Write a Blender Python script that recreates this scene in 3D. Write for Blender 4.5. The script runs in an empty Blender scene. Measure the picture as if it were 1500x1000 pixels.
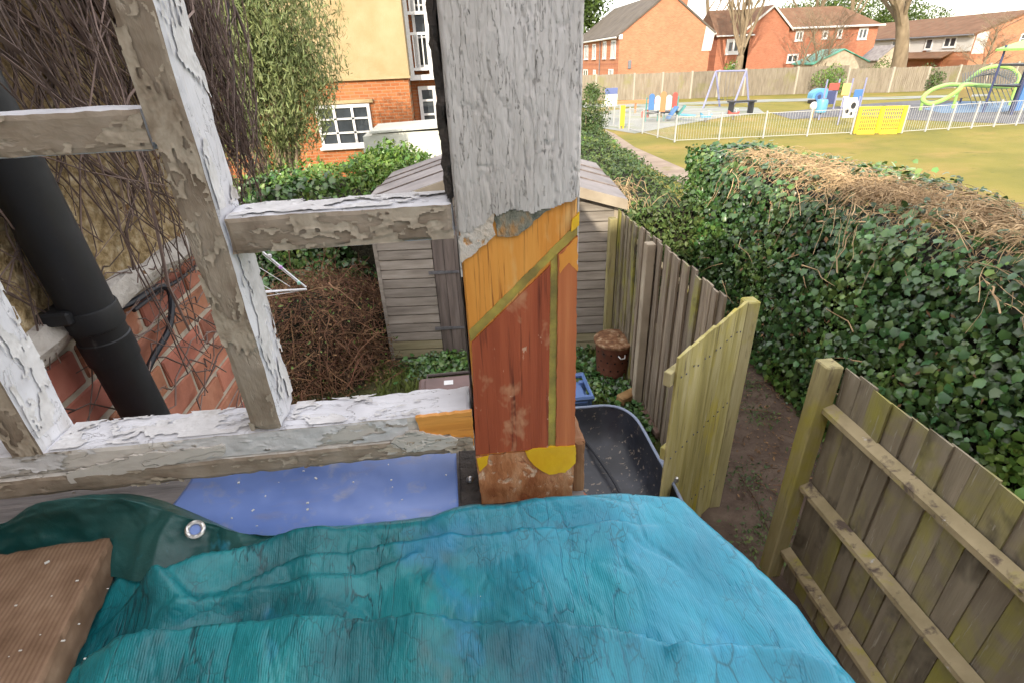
import bpy, math, random
import numpy as np
from mathutils import Vector, Matrix

SC = bpy.context.scene
COL = SC.collection
random.seed(7)
RNG = np.random.default_rng(11)
rad = math.radians

# ------------------------------------------------------------------ camera
CAM_H = 3.2
FPX = 767.0                      # focal length in pixels of a 1500 px wide frame
ROT = np.array([[0.9926914756639951, 0.08730168337290836, -0.08331896677405687],
                [-0.1145292330917604, 0.4639262822626981, -0.8784392178138022],
                [-0.03803536395846837, 0.8815615807793394, 0.47053426058298775]])
cam_d = bpy.data.cameras.new('camera')
cam_d.sensor_width = 36.0
cam_d.sensor_fit = 'HORIZONTAL'
cam_d.lens = 36.0 * FPX / 1500.0
cam_d.clip_start = 0.02
cam_d.clip_end = 3000
cam = bpy.data.objects.new('camera', cam_d)
COL.objects.link(cam)
mw = Matrix([list(ROT[0]) + [0], list(ROT[1]) + [0], list(ROT[2]) + [CAM_H], [0, 0, 0, 1]])
cam.matrix_world = mw
SC.camera = cam

# ------------------------------------------------------------------ sky, sun, exposure
SUN_EL = rad(27.0)
SUN_TO = (0.40, 0.916)           # horizontal direction the light travels
world = bpy.data.worlds.new('World')
SC.world = world
world.use_nodes = True
wn = world.node_tree.nodes
wl = world.node_tree.links
wn.clear()
w_out = wn.new('ShaderNodeOutputWorld')
w_bg = wn.new('ShaderNodeBackground')
w_sky = wn.new('ShaderNodeTexSky')
w_sky.sky_type = 'NISHITA'
w_sky.sun_disc = False
w_sky.sun_elevation = SUN_EL
w_sky.sun_rotation = math.atan2(-SUN_TO[0], -SUN_TO[1])
w_sky.air_density = 1.0
w_sky.dust_density = 2.0
w_bg.inputs['Strength'].default_value = 0.15
# thin broken cloud, everywhere in the sky
w_tc = wn.new('ShaderNodeTexCoord')
w_mp = wn.new('ShaderNodeMapping'); w_mp.inputs['Scale'].default_value = (1.0, 1.0, 3.0)
w_nz = wn.new('ShaderNodeTexNoise'); w_nz.inputs['Scale'].default_value = 4.0; w_nz.inputs['Detail'].default_value = 7.0
w_cr = wn.new('ShaderNodeValToRGB')
w_cr.color_ramp.elements[0].position = 0.40; w_cr.color_ramp.elements[0].color = (0.25, 0.25, 0.25, 1)
w_cr.color_ramp.elements[1].position = 0.62; w_cr.color_ramp.elements[1].color = (0.85, 0.85, 0.85, 1)
w_mx = wn.new('ShaderNodeMix'); w_mx.data_type = 'RGBA'
w_mx.inputs[7].default_value = (6.95, 6.45, 5.95, 1)
wl.new(w_tc.outputs['Generated'], w_mp.inputs['Vector'])
wl.new(w_mp.outputs['Vector'], w_nz.inputs['Vector'])
wl.new(w_nz.outputs['Fac'], w_cr.inputs['Fac'])
wl.new(w_cr.outputs['Color'], w_mx.inputs[0])
wl.new(w_sky.outputs['Color'], w_mx.inputs[6])
wl.new(w_mx.outputs[2], w_bg.inputs['Color'])
wl.new(w_bg.outputs['Background'], w_out.inputs['Surface'])

sun_d = bpy.data.lights.new('sun', 'SUN')
sun_d.energy = 2.0
sun_d.angle = rad(0.6)
sun_d.color = (1.0, 0.90, 0.74)
sun = bpy.data.objects.new('sun', sun_d)
COL.objects.link(sun)
sv = Vector((SUN_TO[0] * math.cos(SUN_EL), SUN_TO[1] * math.cos(SUN_EL), -math.sin(SUN_EL)))
sun.rotation_euler = sv.to_track_quat('-Z', 'Y').to_euler()
sun.location = (-10, -20, 30)

SC.view_settings.view_transform = 'Standard'
SC.view_settings.look = 'None'
SC.view_settings.exposure = 1.76
SC.view_settings.gamma = 1.0
SC.render.engine = 'CYCLES'
SC.cycles.max_bounces = 5
SC.cycles.use_adaptive_sampling = True
SC.cycles.adaptive_threshold = 0.025
SC.cycles.use_denoising = True

# ------------------------------------------------------------------ survey helpers
CPOS = np.array([0.0, 0.0, CAM_H])
def ray(px, py):
    return ROT @ np.array([(px - 750) / FPX, -(py - 500) / FPX, -1.0])
def onz(px, py, z=0.0):
    r = ray(px, py); return CPOS + r * ((z - CAM_H) / r[2])
def ony(px, py, y):
    r = ray(px, py); return CPOS + r * (y / r[1])
def onx(px, py, x):
    r = ray(px, py); return CPOS + r * (x / r[0])

# ------------------------------------------------------------------ numeric noise for shapes
def _h(ix, iy, iz, s):
    n = (ix * 374761393 + iy * 668265263 + iz * 2147483647 + s * 974711) & 0xFFFFFFFF
    n = ((n ^ (n >> 13)) * 1274126177) & 0xFFFFFFFF
    return ((n ^ (n >> 16)) & 0xFFFF) / 65535.0
def vnoise(p, s=0):
    p = np.asarray(p, float); i = np.floor(p).astype(np.int64); f = p - i
    f = f * f * (3 - 2 * f); o = 0
    for dx in (0, 1):
        for dy in (0, 1):
            for dz in (0, 1):
                w = (f[..., 0] if dx else 1 - f[..., 0]) * (f[..., 1] if dy else 1 - f[..., 1]) * (f[..., 2] if dz else 1 - f[..., 2])
                o = o + w * _h(i[..., 0] + dx, i[..., 1] + dy, i[..., 2] + dz, s)
    return o * 2 - 1
def fbm(p, s=0, o=4):
    r = 0; a = 1.0; p = np.asarray(p, float)
    for k in range(o):
        r = r + a * vnoise(p * 2 ** k, s + k * 17); a *= .5
    return r / 1.8

# ------------------------------------------------------------------ object helpers
WLOC = {}
def tag(o, label=None, cat=None, group=None, kind=None):
    if label: o['label'] = label
    if cat: o['category'] = cat
    if group: o['group'] = group
    if kind: o['kind'] = kind
    return o
def thing(name, loc, label, cat, group=None):
    o = bpy.data.objects.new(name, None); COL.objects.link(o)
    o.location = Vector([float(c) for c in loc]); WLOC[o] = o.location.copy()
    return tag(o, label, cat, group)
def link(name, me, parent=None, loc=(0, 0, 0), rot=None, scale=None):
    o = bpy.data.objects.new(name, me); COL.objects.link(o)
    l = Vector([float(c) for c in loc]); WLOC[o] = l.copy()
    if parent is not None:
        o.parent = parent; o.location = l - WLOC[parent]
    else:
        o.location = l
    if rot is not None: o.rotation_euler = rot
    if scale is not None: o.scale = scale if hasattr(scale, '__len__') else (scale,) * 3
    return o
def npmesh(name, V, F, mat, smooth=False):
    V = np.asarray(V, np.float32); F = np.asarray(F, np.int32); k = F.shape[1]
    me = bpy.data.meshes.new(name)
    me.vertices.add(len(V)); me.vertices.foreach_set('co', V.ravel())
    me.loops.add(F.size); me.loops.foreach_set('vertex_index', F.ravel())
    me.polygons.add(len(F))
    me.polygons.foreach_set('loop_start', np.arange(0, F.size, k, dtype=np.int32))
    me.polygons.foreach_set('loop_total', np.full(len(F), k, np.int32))
    if smooth: me.polygons.foreach_set('use_smooth', np.ones(len(F), bool))
    me.update(calc_edges=True)
    for m in (mat if isinstance(mat, (list, tuple)) else [mat]): me.materials.append(m)
    return me

class MB:
    """collects shapes in world space and links them as one mesh"""
    def __init__(s): s.v = []; s.f = []; s.m = []
    def add(s, vs, fs, m=0):
        b = len(s.v); s.v += [tuple(float(c) for c in v) for v in vs]
        s.f += [tuple(i + b for i in f) for f in fs]; s.m += [m] * len(fs); return s
    def box(s, lo, hi, ch=0.0, m=0, M=None):
        lo = np.array(lo, float); hi = np.array(hi, float); c = (lo + hi) / 2; h = (hi - lo) / 2
        if ch <= 0:
            vs = [c + h * np.array(q) for q in [(-1,-1,-1),(1,-1,-1),(1,1,-1),(-1,1,-1),(-1,-1,1),(1,-1,1),(1,1,1),(-1,1,1)]]
            fs = [(0,3,2,1),(4,5,6,7),(0,1,5,4),(1,2,6,5),(2,3,7,6),(3,0,4,7)]
        else:
            vs = []; idx = {}
            for sx in (-1, 1):
                for sy in (-1, 1):
                    for sz in (-1, 1):
                        sg = np.array([sx, sy, sz])
                        for a in range(3):
                            q = c + sg * (h - ch); q[a] = c[a] + sg[a] * h[a]
                            idx[(sx, sy, sz, a)] = len(vs); vs.append(q)
            fs = []
            for a in range(3):
                b, d = (a + 1) % 3, (a + 2) % 3
                for sg in (-1, 1):
                    r = []
                    for (p, q) in ((-1,-1),(1,-1),(1,1),(-1,1)):
                        k = [0, 0, 0]; k[a] = sg; k[b] = p; k[d] = q; r.append(idx[tuple(k) + (a,)])
                    fs.append(tuple(r) if sg > 0 else tuple(r[::-1]))
                for p in (-1, 1):
                    for q in (-1, 1):
                        k0 = [0,0,0]; k0[a] = -1; k0[b] = p; k0[d] = q
                        k1 = list(k0); k1[a] = 1
                        r = (idx[tuple(k0)+(b,)], idx[tuple(k1)+(b,)], idx[tuple(k1)+(d,)], idx[tuple(k0)+(d,)])
                        fs.append(r if p * q < 0 else r[::-1])
            for sx in (-1, 1):
                for sy in (-1, 1):
                    for sz in (-1, 1):
                        r = tuple(idx[(sx, sy, sz, a)] for a in range(3))
                        fs.append(r if sx * sy * sz > 0 else r[::-1])
        if M is not None: vs = [np.array(M @ Vector(v)) for v in vs]
        return s.add(vs, fs, m)
    def beam(s, a, b, w, d, up=(0, 0, 1), ch=0.0, m=0):
        """square bar from a to b: w across, d along 'up'"""
        a = Vector([float(q) for q in a]); b = Vector([float(q) for q in b]); t = b - a; L = t.length; t.normalize()
        u = Vector(up); sd = t.cross(u); sd.normalize(); u = sd.cross(t)
        M = Matrix(((t.x, sd.x, u.x, a.x), (t.y, sd.y, u.y, a.y), (t.z, sd.z, u.z, a.z), (0, 0, 0, 1)))
        return s.box((0, -w/2, -d/2), (L, w/2, d/2), ch, m, M)
    def tube(s, pts, r, n=6, cap=True, m=0, closed=False):
        P = [Vector([float(q) for q in p]) for p in pts]; k = len(P)
        R = list(r) if hasattr(r, '__len__') else [r] * k
        vs = []; fs = []
        ref = Vector((0.13, 0.21, 0.97))
        for i in range(k):
            if closed: t = P[(i + 1) % k] - P[i - 1]
            else: t = P[min(i + 1, k - 1)] - P[max(i - 1, 0)]
            t.normalize()
            x = t.cross(ref)
            if x.length < .05: x = t.cross(Vector((1, 0, 0)))
            x.normalize(); y = t.cross(x)
            for j in range(n):
                a = 2 * math.pi * j / n
                vs.append(P[i] + (x * math.cos(a) + y * math.sin(a)) * R[i])
        for i in range(k if closed else k - 1):
            for j in range(n):
                i2 = (i + 1) % k
                fs.append((i*n + j, i2*n + j, i2*n + (j+1) % n, i*n + (j+1) % n))
        if cap and not closed:
            fs.append(tuple(range(n))); fs.append(tuple((k-1)*n + j for j in range(n - 1, -1, -1)))
        return s.add(vs, fs, m)
    def prism(s, poly, ext, m=0):
        """polygon (list of 3d points) pushed along vector ext"""
        n = len(poly); e = np.array(ext, float)
        vs = [np.array(p, float) for p in poly] + [np.array(p, float) + e for p in poly]
        fs = [tuple(range(n)), tuple(range(2*n - 1, n - 1, -1))]
        for i in range(n):
            j = (i + 1) % n; fs.append((i, i + n, j + n, j))
        return s.add(vs, fs, m)
    def lathe(s, c, prof, n=24, m=0, axis='z'):
        vs = []; fs = []
        for (r, z) in prof:
            for j in range(n):
                a = 2 * math.pi * j / n
                vs.append((c[0] + r * math.cos(a), c[1] + r * math.sin(a), c[2] + z))
        for i in range(len(prof) - 1):
            for j in range(n): fs.append((i*n + j, i*n + (j+1) % n, (i+1)*n + (j+1) % n, (i+1)*n + j))
        return s.add(vs, fs, m)
    def jitter(s, amp, scale=5, seed=0):
        V = np.array(s.v)
        D = np.stack([fbm(V * scale, seed + q, 3) for q in (0, 50, 100)], 1) * amp
        s.v = [tuple(q) for q in V + D]; return s
    def mesh(s, name, mats, smooth=False, off=(0, 0, 0), fix=True):
        me = bpy.data.meshes.new(name)
        o = np.array(off, float)
        me.from_pydata([tuple(np.array(v) - o) for v in s.v], [], s.f)
        for mt in (mats if isinstance(mats, (list, tuple)) else [mats]): me.materials.append(mt)
        if len(set(s.m)) > 1: me.polygons.foreach_set('material_index', s.m)
        if smooth:
            me.polygons.foreach_set('use_smooth', [True] * len(s.f))
        if fix:
            import bmesh
            bm = bmesh.new(); bm.from_mesh(me); bmesh.ops.recalc_face_normals(bm, faces=bm.faces); bm.to_mesh(me); bm.free()
        if smooth: me.set_sharp_from_angle(angle=rad(38))
        me.update(); return me
    def build(s, name, mats, parent=None, smooth=False, fix=True):
        V = np.array(s.v); lo = V.min(0); hi = V.max(0)
        o = ((lo[0] + hi[0]) / 2, (lo[1] + hi[1]) / 2, lo[2])
        return link(name, s.mesh(name, mats, smooth, o, fix), parent, o)

def gbar(lo, hi, step, amp, seed, nscale=30, fm=None):
    """finely divided bar with worn, wavering faces; fm(normal)->material index"""
    lo = np.array(lo, float); hi = np.array(hi, float); mb = MB(); n = np.maximum(1, np.round((hi - lo) / step).astype(int))
    ids = {}
    def vid(i, j, k):
        key = (i, j, k)
        if key not in ids:
            ids[key] = len(mb.v); mb.v.append(tuple(lo + (hi - lo) * np.array(key) / n))
        return ids[key]
    for a in range(3):
        b, d = (a + 1) % 3, (a + 2) % 3
        for sg in (0, 1):
            nv = [0, 0, 0]; nv[a] = 1 if sg else -1; mi = fm(tuple(nv)) if fm else 0
            for i in range(n[b]):
                for j in range(n[d]):
                    q = []
                    for (p, r) in ((0, 0), (1, 0), (1, 1), (0, 1)):
                        k = [0, 0, 0]; k[a] = n[a] * sg; k[b] = i + p; k[d] = j + r; q.append(vid(*k))
                    mb.f.append(tuple(q) if sg else tuple(q[::-1])); mb.m.append(mi)
    V = np.array(mb.v); c = (lo + hi) / 2; h = (hi - lo) / 2
    # round the arrises, then waver
    e = np.sort(h[None] - np.abs(V - c), 1)
    edge = (e[:, 1] < 1e-6)
    V = np.where(edge[:, None], V - np.sign(V - c) * np.where(h[None] - np.abs(V - c) < 1e-6, 1, 0) * (0.0016 + 0.0012 * vnoise(V * 90, seed + 9)[:, None]), V)
    D = np.stack([fbm(V * nscale, seed + q, 3) for q in (0, 50, 100)], 1) * amp
    mb.v = [tuple(q) for q in V + D]
    return mb

# ------------------------------------------------------------------ materials
def M(name, ramp, scale=6.0, stretch=(1, 1, 1), detail=4.0, dist=0.0, rough=0.75, spec=0.3, bump=0.25, bscale=None, bstretch=None,
      crack=None, spots=(), vary=0.0, hue=0.0, island=False, metal=0.0, trans=0.0, bdist=0.01, wave=None, coord='Object', rrough=None):
    """ramp: [(pos, rgb)...] over noise.  crack: (rgb, scale, stretch, width, mix).  spots: [(rgb, scale, stretch, lo, hi)...]"""
    m = bpy.data.materials.new(name); m.use_nodes = True
    nt = m.node_tree; N = nt.nodes; L = nt.links; N.clear()
    out = N.new('ShaderNodeOutputMaterial'); bs = N.new('ShaderNodeBsdfPrincipled'); L.new(bs.outputs[0], out.inputs[0])
    tc = N.new('ShaderNodeTexCoord'); oi = N.new('ShaderNodeObjectInfo')
    va = N.new('ShaderNodeVectorMath'); va.operation = 'ADD'
    sc = N.new('ShaderNodeMath'); sc.operation = 'MULTIPLY'; sc.inputs[1].default_value = 37.0
    L.new(oi.outputs['Random'], sc.inputs[0])
    L.new(tc.outputs[coord], va.inputs[0]); L.new(sc.outputs[0], va.inputs[1])
    base = va.outputs[0]
    def mapped(st):
        if st == (1, 1, 1): return base
        mp = N.new('ShaderNodeMapping'); mp.inputs['Scale'].default_value = st; L.new(base, mp.inputs[0]); return mp.outputs[0]
    def noise(scl, st, det, ds=0.0, r=.55):
        n = N.new('ShaderNodeTexNoise'); n.inputs['Scale'].default_value = scl; n.inputs['Detail'].default_value = det
        n.inputs['Distortion'].default_value = ds; n.inputs['Roughness'].default_value = r; L.new(mapped(st), n.inputs['Vector']); return n.outputs['Fac']
    def mix(fac, a, b, kind='MIX'):
        x = N.new('ShaderNodeMix'); x.data_type = 'RGBA'; x.blend_type = kind
        if isinstance(fac, float): x.inputs[0].default_value = fac
        else: L.new(fac, x.inputs[0])
        for s_, v in ((6, a), (7, b)):
            if isinstance(v, tuple): x.inputs[s_].default_value = v + (1,)
            else: L.new(v, x.inputs[s_])
        return x.outputs[2]
    f = noise(scale, stretch, detail, dist)
    cr = N.new('ShaderNodeValToRGB'); el = cr.color_ramp.elements
    while len(el) < len(ramp): el.new(0.5)
    for e, (p, c) in zip(el, ramp): e.position = p; e.color = tuple(c) + (1,)
    L.new(f, cr.inputs[0]); col = cr.outputs[0]
    hts = []
    for (c, s_, st, lo, hi) in spots:
        q = N.new('ShaderNodeMapRange'); q.inputs[1].default_value = lo; q.inputs[2].default_value = hi; L.new(noise(s_, st, 4.0, .3, .62), q.inputs[0])
        col = mix(q.outputs[0], col, tuple(c)); hts.append(q.outputs[0])
    if wave:   # (rgb, scale, stretch, distortion, mix)
        wv = N.new('ShaderNodeTexWave'); wv.wave_type = 'BANDS'; wv.bands_direction = 'X'; wv.inputs['Scale'].default_value = wave[1]
        wv.inputs['Distortion'].default_value = wave[3]; wv.inputs['Detail'].default_value = 3; wv.inputs['Detail Scale'].default_value = 1.2
        L.new(mapped(wave[2]), wv.inputs[0])
        q = N.new('ShaderNodeMath'); q.operation = 'MULTIPLY'; q.inputs[1].default_value = wave[4]; L.new(wv.outputs['Fac'], q.inputs[0])
        col = mix(q.outputs[0], col, tuple(wave[0]))
    ckf = None
    if crack:
        c, s_, st, wd, mx = crack
        cn = noise(s_, st, 4.0, .35, .6)
        qa = N.new('ShaderNodeMath'); qa.operation = 'SUBTRACT'; qa.inputs[1].default_value = .5; L.new(cn, qa.inputs[0])
        qb = N.new('ShaderNodeMath'); qb.operation = 'ABSOLUTE'; L.new(qa.outputs[0], qb.inputs[0])
        q = N.new('ShaderNodeMapRange'); q.inputs[1].default_value = 0.0; q.inputs[2].default_value = wd; q.inputs[3].default_value = 1; q.inputs[4].default_value = 0
        L.new(qb.outputs[0], q.inputs[0])
        stp = N.new('ShaderNodeMapRange'); stp.interpolation_type = 'SMOOTHSTEP'; stp.inputs[1].default_value = .485; stp.inputs[2].default_value = .515; L.new(cn, stp.inputs[0])
        gate = N.new('ShaderNodeMapRange'); gate.inputs[1].default_value = .44; gate.inputs[2].default_value = .56; L.new(noise(s_ * .6, st, 3.0), gate.inputs[0])
        g2 = N.new('ShaderNodeMath'); g2.operation = 'MULTIPLY'; L.new(q.outputs[0], g2.inputs[0]); L.new(gate.outputs[0], g2.inputs[1]); ckf = g2.outputs[0]
        g3 = N.new('ShaderNodeMath'); g3.operation = 'MULTIPLY'; g3.inputs[1].default_value = mx; L.new(ckf, g3.inputs[0])
        col = mix(g3.outputs[0], col, tuple(c))
    if vary or hue:
        hs = N.new('ShaderNodeHueSaturation')
        if island:
            ge = N.new('ShaderNodeNewGeometry'); rv = ge.outputs['Random Per Island']
        else: rv = oi.outputs['Random']
        q = N.new('ShaderNodeMapRange'); q.inputs[3].default_value = 1 - vary; q.inputs[4].default_value = 1 + vary; L.new(rv, q.inputs[0]); L.new(q.outputs[0], hs.inputs['Value'])
        if hue:
            wn_ = N.new('ShaderNodeTexWhiteNoise'); wn_.noise_dimensions = '1D'; L.new(rv, wn_.inputs['W'])
            q = N.new('ShaderNodeMapRange'); q.inputs[3].default_value = .5 - hue; q.inputs[4].default_value = .5 + hue; L.new(wn_.outputs[0], q.inputs[0]); L.new(q.outputs[0], hs.inputs['Hue'])
        L.new(col, hs.inputs['Color']); col = hs.outputs[0]
    L.new(col, bs.inputs['Base Color'])
    bs.inputs['Roughness'].default_value = rough; bs.inputs['Metallic'].default_value = metal
    bs.inputs['Specular IOR Level'].default_value = spec
    if rrough:
        q = N.new('ShaderNodeMapRange'); q.inputs[3].default_value = rrough[0]; q.inputs[4].default_value = rrough[1]; q.inputs[1].default_value = .3; q.inputs[2].default_value = .7
        L.new(noise(scale * 2.3, stretch, 5.0), q.inputs[0]); L.new(q.outputs[0], bs.inputs['Roughness'])
    if bump:
        h = noise(bscale or scale * 3, bstretch or stretch, 5.0, .2)
        for x in hts:
            a = N.new('ShaderNodeMath'); a.operation = 'MULTIPLY_ADD'; a.inputs[1].default_value = -.35; L.new(x, a.inputs[0]); L.new(h, a.inputs[2]); h = a.outputs[0]
        if ckf:
            a = N.new('ShaderNodeMath'); a.operation = 'MULTIPLY_ADD'; a.inputs[1].default_value = -.6; L.new(ckf, a.inputs[0]); L.new(h, a.inputs[2]); h = a.outputs[0]
            a = N.new('ShaderNodeMath'); a.operation = 'MULTIPLY_ADD'; a.inputs[1].default_value = .45; L.new(stp.outputs[0], a.inputs[0]); L.new(h, a.inputs[2]); h = a.outputs[0]
        bp = N.new('ShaderNodeBump'); bp.inputs['Strength'].default_value = bump; bp.inputs['Distance'].default_value = bdist
        L.new(h, bp.inputs['Height']); L.new(bp.outputs[0], bs.inputs['Normal'])
    if trans:
        tl = N.new('ShaderNodeBsdfTranslucent'); ms = N.new('ShaderNodeMixShader'); ms.inputs[0].default_value = trans
        L.new(col, tl.inputs[0]); L.new(bs.outputs[0], ms.inputs[1]); L.new(tl.outputs[0], ms.inputs[2]); L.new(ms.outputs[0], out.inputs[0])
    return m

def flat(name, c, rough=.5, spec=.4, metal=0, vary=.08, bump=.05, scale=20):
    c = np.array(c, float)
    return M(name, [(.3, tuple(c * (1 - vary))), (.7, tuple(np.minimum(c * (1 + vary), 1)))], scale=scale, rough=rough, spec=spec, metal=metal, bump=bump)

def brickmat(name, c1, c2, mortar, bw=.225, rh=.075, ms=.010, axis='xz', bump=.4, spots=()):
    """courses of brick for walls too far off to pick single bricks"""
    m = M(name, [(.3, c1), (.7, c2)], scale=1.3, bump=0, rough=.9, spec=.15, spots=spots)
    nt = m.node_tree; N = nt.nodes; L = nt.links
    bs = next(n for n in N if n.type == 'BSDF_PRINCIPLED'); src = bs.inputs['Base Color'].links[0].from_socket
    tc = N.new('ShaderNodeTexCoord'); sp = N.new('ShaderNodeSeparateXYZ'); cb = N.new('ShaderNodeCombineXYZ')
    L.new(tc.outputs['Object'], sp.inputs[0]); L.new(sp.outputs['XYZ'.index(axis[0].upper())], cb.inputs[0]); L.new(sp.outputs['XYZ'.index(axis[1].upper())], cb.inputs[1])
    br = N.new('ShaderNodeTexBrick'); br.inputs['Scale'].default_value = 1; br.inputs['Brick Width'].default_value = bw; br.inputs['Row Height'].default_value = rh
    br.inputs['Mortar Size'].default_value = ms; br.inputs['Mortar Smooth'].default_value = .3; br.inputs['Bias'].default_value = 0
    br.inputs['Color1'].default_value = (1.12, 1.1, 1.08, 1); br.inputs['Color2'].default_value = (.8, .78, .78, 1); br.inputs['Mortar'].default_value = (1, 1, 1, 1)
    L.new(cb.outputs[0], br.inputs[0])
    x = N.new('ShaderNodeMix'); x.data_type = 'RGBA'; x.blend_type = 'MULTIPLY'; x.inputs[0].default_value = 1
    L.new(src, x.inputs[6]); L.new(br.outputs['Color'], x.inputs[7])
    y = N.new('ShaderNodeMix'); y.data_type = 'RGBA'; L.new(br.outputs['Fac'], y.inputs[0]); L.new(x.outputs[2], y.inputs[6]); y.inputs[7].default_value = mortar + (1,)
    L.new(y.outputs[2], bs.inputs['Base Color'])
    inv = N.new('ShaderNodeMath'); inv.operation = 'SUBTRACT'; inv.inputs[0].default_value = 1; L.new(br.outputs['Fac'], inv.inputs[1])
    bp = N.new('ShaderNodeBump'); bp.inputs['Strength'].default_value = bump; bp.inputs['Distance'].default_value = .01; L.new(inv.outputs[0], bp.inputs['Height']); L.new(bp.outputs[0], bs.inputs['Normal'])
    return m

def tilemat(name, c1, c2, rows=.28, ax='Y'):
    """roof tiles too far off to pick apart: lapped rows along the slope"""
    m = M(name, [(.3, c1), (.7, c2)], scale=1.1, bump=0, rough=.9, spec=.15, spots=[((.12, .10, .07), 3, (1, 1, 1), .56, .7)])
    nt = m.node_tree; N = nt.nodes; L = nt.links
    bs = next(n for n in N if n.type == 'BSDF_PRINCIPLED')
    tc = N.new('ShaderNodeTexCoord'); sp = N.new('ShaderNodeSeparateXYZ'); L.new(tc.outputs['Object'], sp.inputs[0])
    a = N.new('ShaderNodeMath'); a.operation = 'MULTIPLY'; a.inputs[1].default_value = 1 / (rows * .6); L.new(sp.outputs[2], a.inputs[0])
    b = N.new('ShaderNodeMath'); b.operation = 'FRACT'; L.new(a.outputs[0], b.inputs[0])
    bp = N.new('ShaderNodeBump'); bp.inputs['Strength'].default_value = .7; bp.inputs['Distance'].default_value = .05; L.new(b.outputs[0], bp.inputs['Height']); L.new(bp.outputs[0], bs.inputs['Normal'])
    return m

# near timber and paint
m_post_paint = M('post_paint', [(.25, (.42, .38, .35)), (.5, (.545, .515, .495)), (.75, (.64, .61, .60))], scale=9, stretch=(1, 1, .4), rough=.62, bump=.9, bscale=24, bstretch=(6, 3, 1.0), bdist=.003,
    crack=((.20, .18, .17), 15, (10, 3, 1.1), .010, .7), spots=[((.46, .42, .39), 16, (2.2, 1, .6), .72, .74)])
def sash_w(nm, st):
    return M(nm, [(.25, (.47, .46, .48)), (.45, (.60, .60, .635)), (.7, (.69, .69, .725))], scale=14, rough=.6, bump=.7, bscale=46, bstretch=st, bdist=.003,
        crack=((.22, .20, .19), 34, st, .007, .40), spots=[((.42, .39, .37), 14, st, .60, .75), ((.30, .26, .23), 55, st, .69, .72)])
def sash_d(nm, st):
    return M(nm, [(.28, (.19, .14, .10)), (.48, (.285, .23, .175)), (.72, (.365, .305, .245))], scale=22, rough=.72, bump=.9, bscale=40, bstretch=st, bdist=.004,
        spots=[((.12, .085, .06), 10, (1, 1, 1), .60, .78), ((.36, .31, .25), 40, st, .62, .70)])
m_sash_white = sash_w('sash_white_paint', (1, 1, .4)); m_sash_white_h = sash_w('sash_white_paint_rail', (.4, 1, 1))
m_sash_dirty = sash_d('sash_dirty_paint', (1, 1, .4)); m_sash_dirty_h = sash_d('sash_dirty_paint_rail', (.4, 1, 1))
m_rail_cream = M('rail_cream_paint', [(.3, (.47, .43, .38)), (.6, (.62, .585, .54))], scale=10, stretch=(.5, 1, 1), rough=.7, bump=.8, bscale=34, bdist=.004,
    crack=((.18, .15, .13), 30, (.35, 1, 1), .008, .35), spots=[((.29, .24, .19), 20, (.6, 1, 1), .62, .66)])
m_flake = M('flaked_beige_paint', [(.28, (0.290, 0.237, 0.178)), (.5, (0.385, 0.323, 0.252)), (.75, (0.480, 0.413, 0.331))], scale=45, rough=.68, bump=.6, bscale=60, bdist=.002, spots=[((0.220, 0.166, 0.117), 22, (1, 1, 1), .56, .72)])
m_flake_w = M('flaked_white_paint', [(.28, (.50, .485, .48)), (.5, (.60, .59, .59)), (.75, (.68, .67, .675))], scale=45, rough=.66, bump=.6, bscale=60, bdist=.002, spots=[((.38, .345, .31), 18, (1, 1, 1), .60, .74)])
m_pine = M('bare_pine', [(.25, (0.519, 0.179, 0.026)), (.5, (0.684, 0.284, 0.049)), (.8, (0.779, 0.389, 0.090))], scale=7, stretch=(5, 3, .35), rough=.5, bump=.35, bscale=40, bstretch=(4, 3, .3), bdist=.002,
    spots=[((.70, .44, .17), 14, (2, 1, .6), .55, .75), ((.30, .095, .02), 42, (5, 1, .16), .56, .68), ((.24, .08, .03), 26, (1.2, 1, .5), .70, .76)])
m_pine_h = M('bare_pine_rail', [(.25, (0.483, 0.173, 0.030)), (.5, (0.644, 0.275, 0.053)), (.8, (0.713, 0.347, 0.090))], scale=7, stretch=(.35, 3, 5), rough=.55, bump=.4, bscale=40, bstretch=(.3, 3, 4), bdist=.002,
    spots=[((.28, .09, .03), 30, (.25, 1, 6), .58, .72)])
m_hardwood = M('red_hardwood', [(.25, (0.256, 0.054, 0.021)), (.55, (0.358, 0.083, 0.034)), (.8, (0.461, 0.127, 0.053))], scale=6, stretch=(8, 3, .5), rough=.5, bump=.3, bscale=50, bstretch=(5, 3, .25), bdist=.002,
    spots=[((.13, .03, .014), 26, (7, 1, .22), .55, .7), ((.47, .21, .11), 15, (1.3, 1, .7), .56, .64), ((.56, .34, .23), 75, (1, 1, .5), .67, .71)])
m_hardwood2 = M('red_hardwood_strip', [(.25, (0.368, 0.100, 0.038)), (.55, (0.483, 0.150, 0.055)), (.8, (0.575, 0.220, 0.085))], scale=8, stretch=(8, 3, .4), rough=.5, bump=.3, bscale=50, bstretch=(5, 3, .25), bdist=.002,
    spots=[((.58, .38, .24), 18, (1, 1, .4), .64, .7)])
m_resin = M('olive_resin', [(.3, (.20, .15, .035)), (.5, (.33, .25, .05)), (.7, (.46, .36, .06))], scale=34, rough=.35, bump=.2, spec=.5)
m_resin_y = M('yellow_resin', [(.3, (.66, .34, .01)), (.7, (.82, .55, .015))], scale=14, rough=.3, bump=.15, spec=.5)
m_base_wood = M('filled_base_wood', [(.25, (.27, .085, .03)), (.5, (.42, .17, .07)), (.75, (.56, .30, .16))], scale=38, stretch=(1.4, 1, .7), rough=.6, bump=.6, bdist=.004,
    spots=[((.60, .42, .29), 55, (1, 1, .7), .58, .66), ((.30, .07, .025), 34, (1, 1, 1), .62, .72)])
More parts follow.
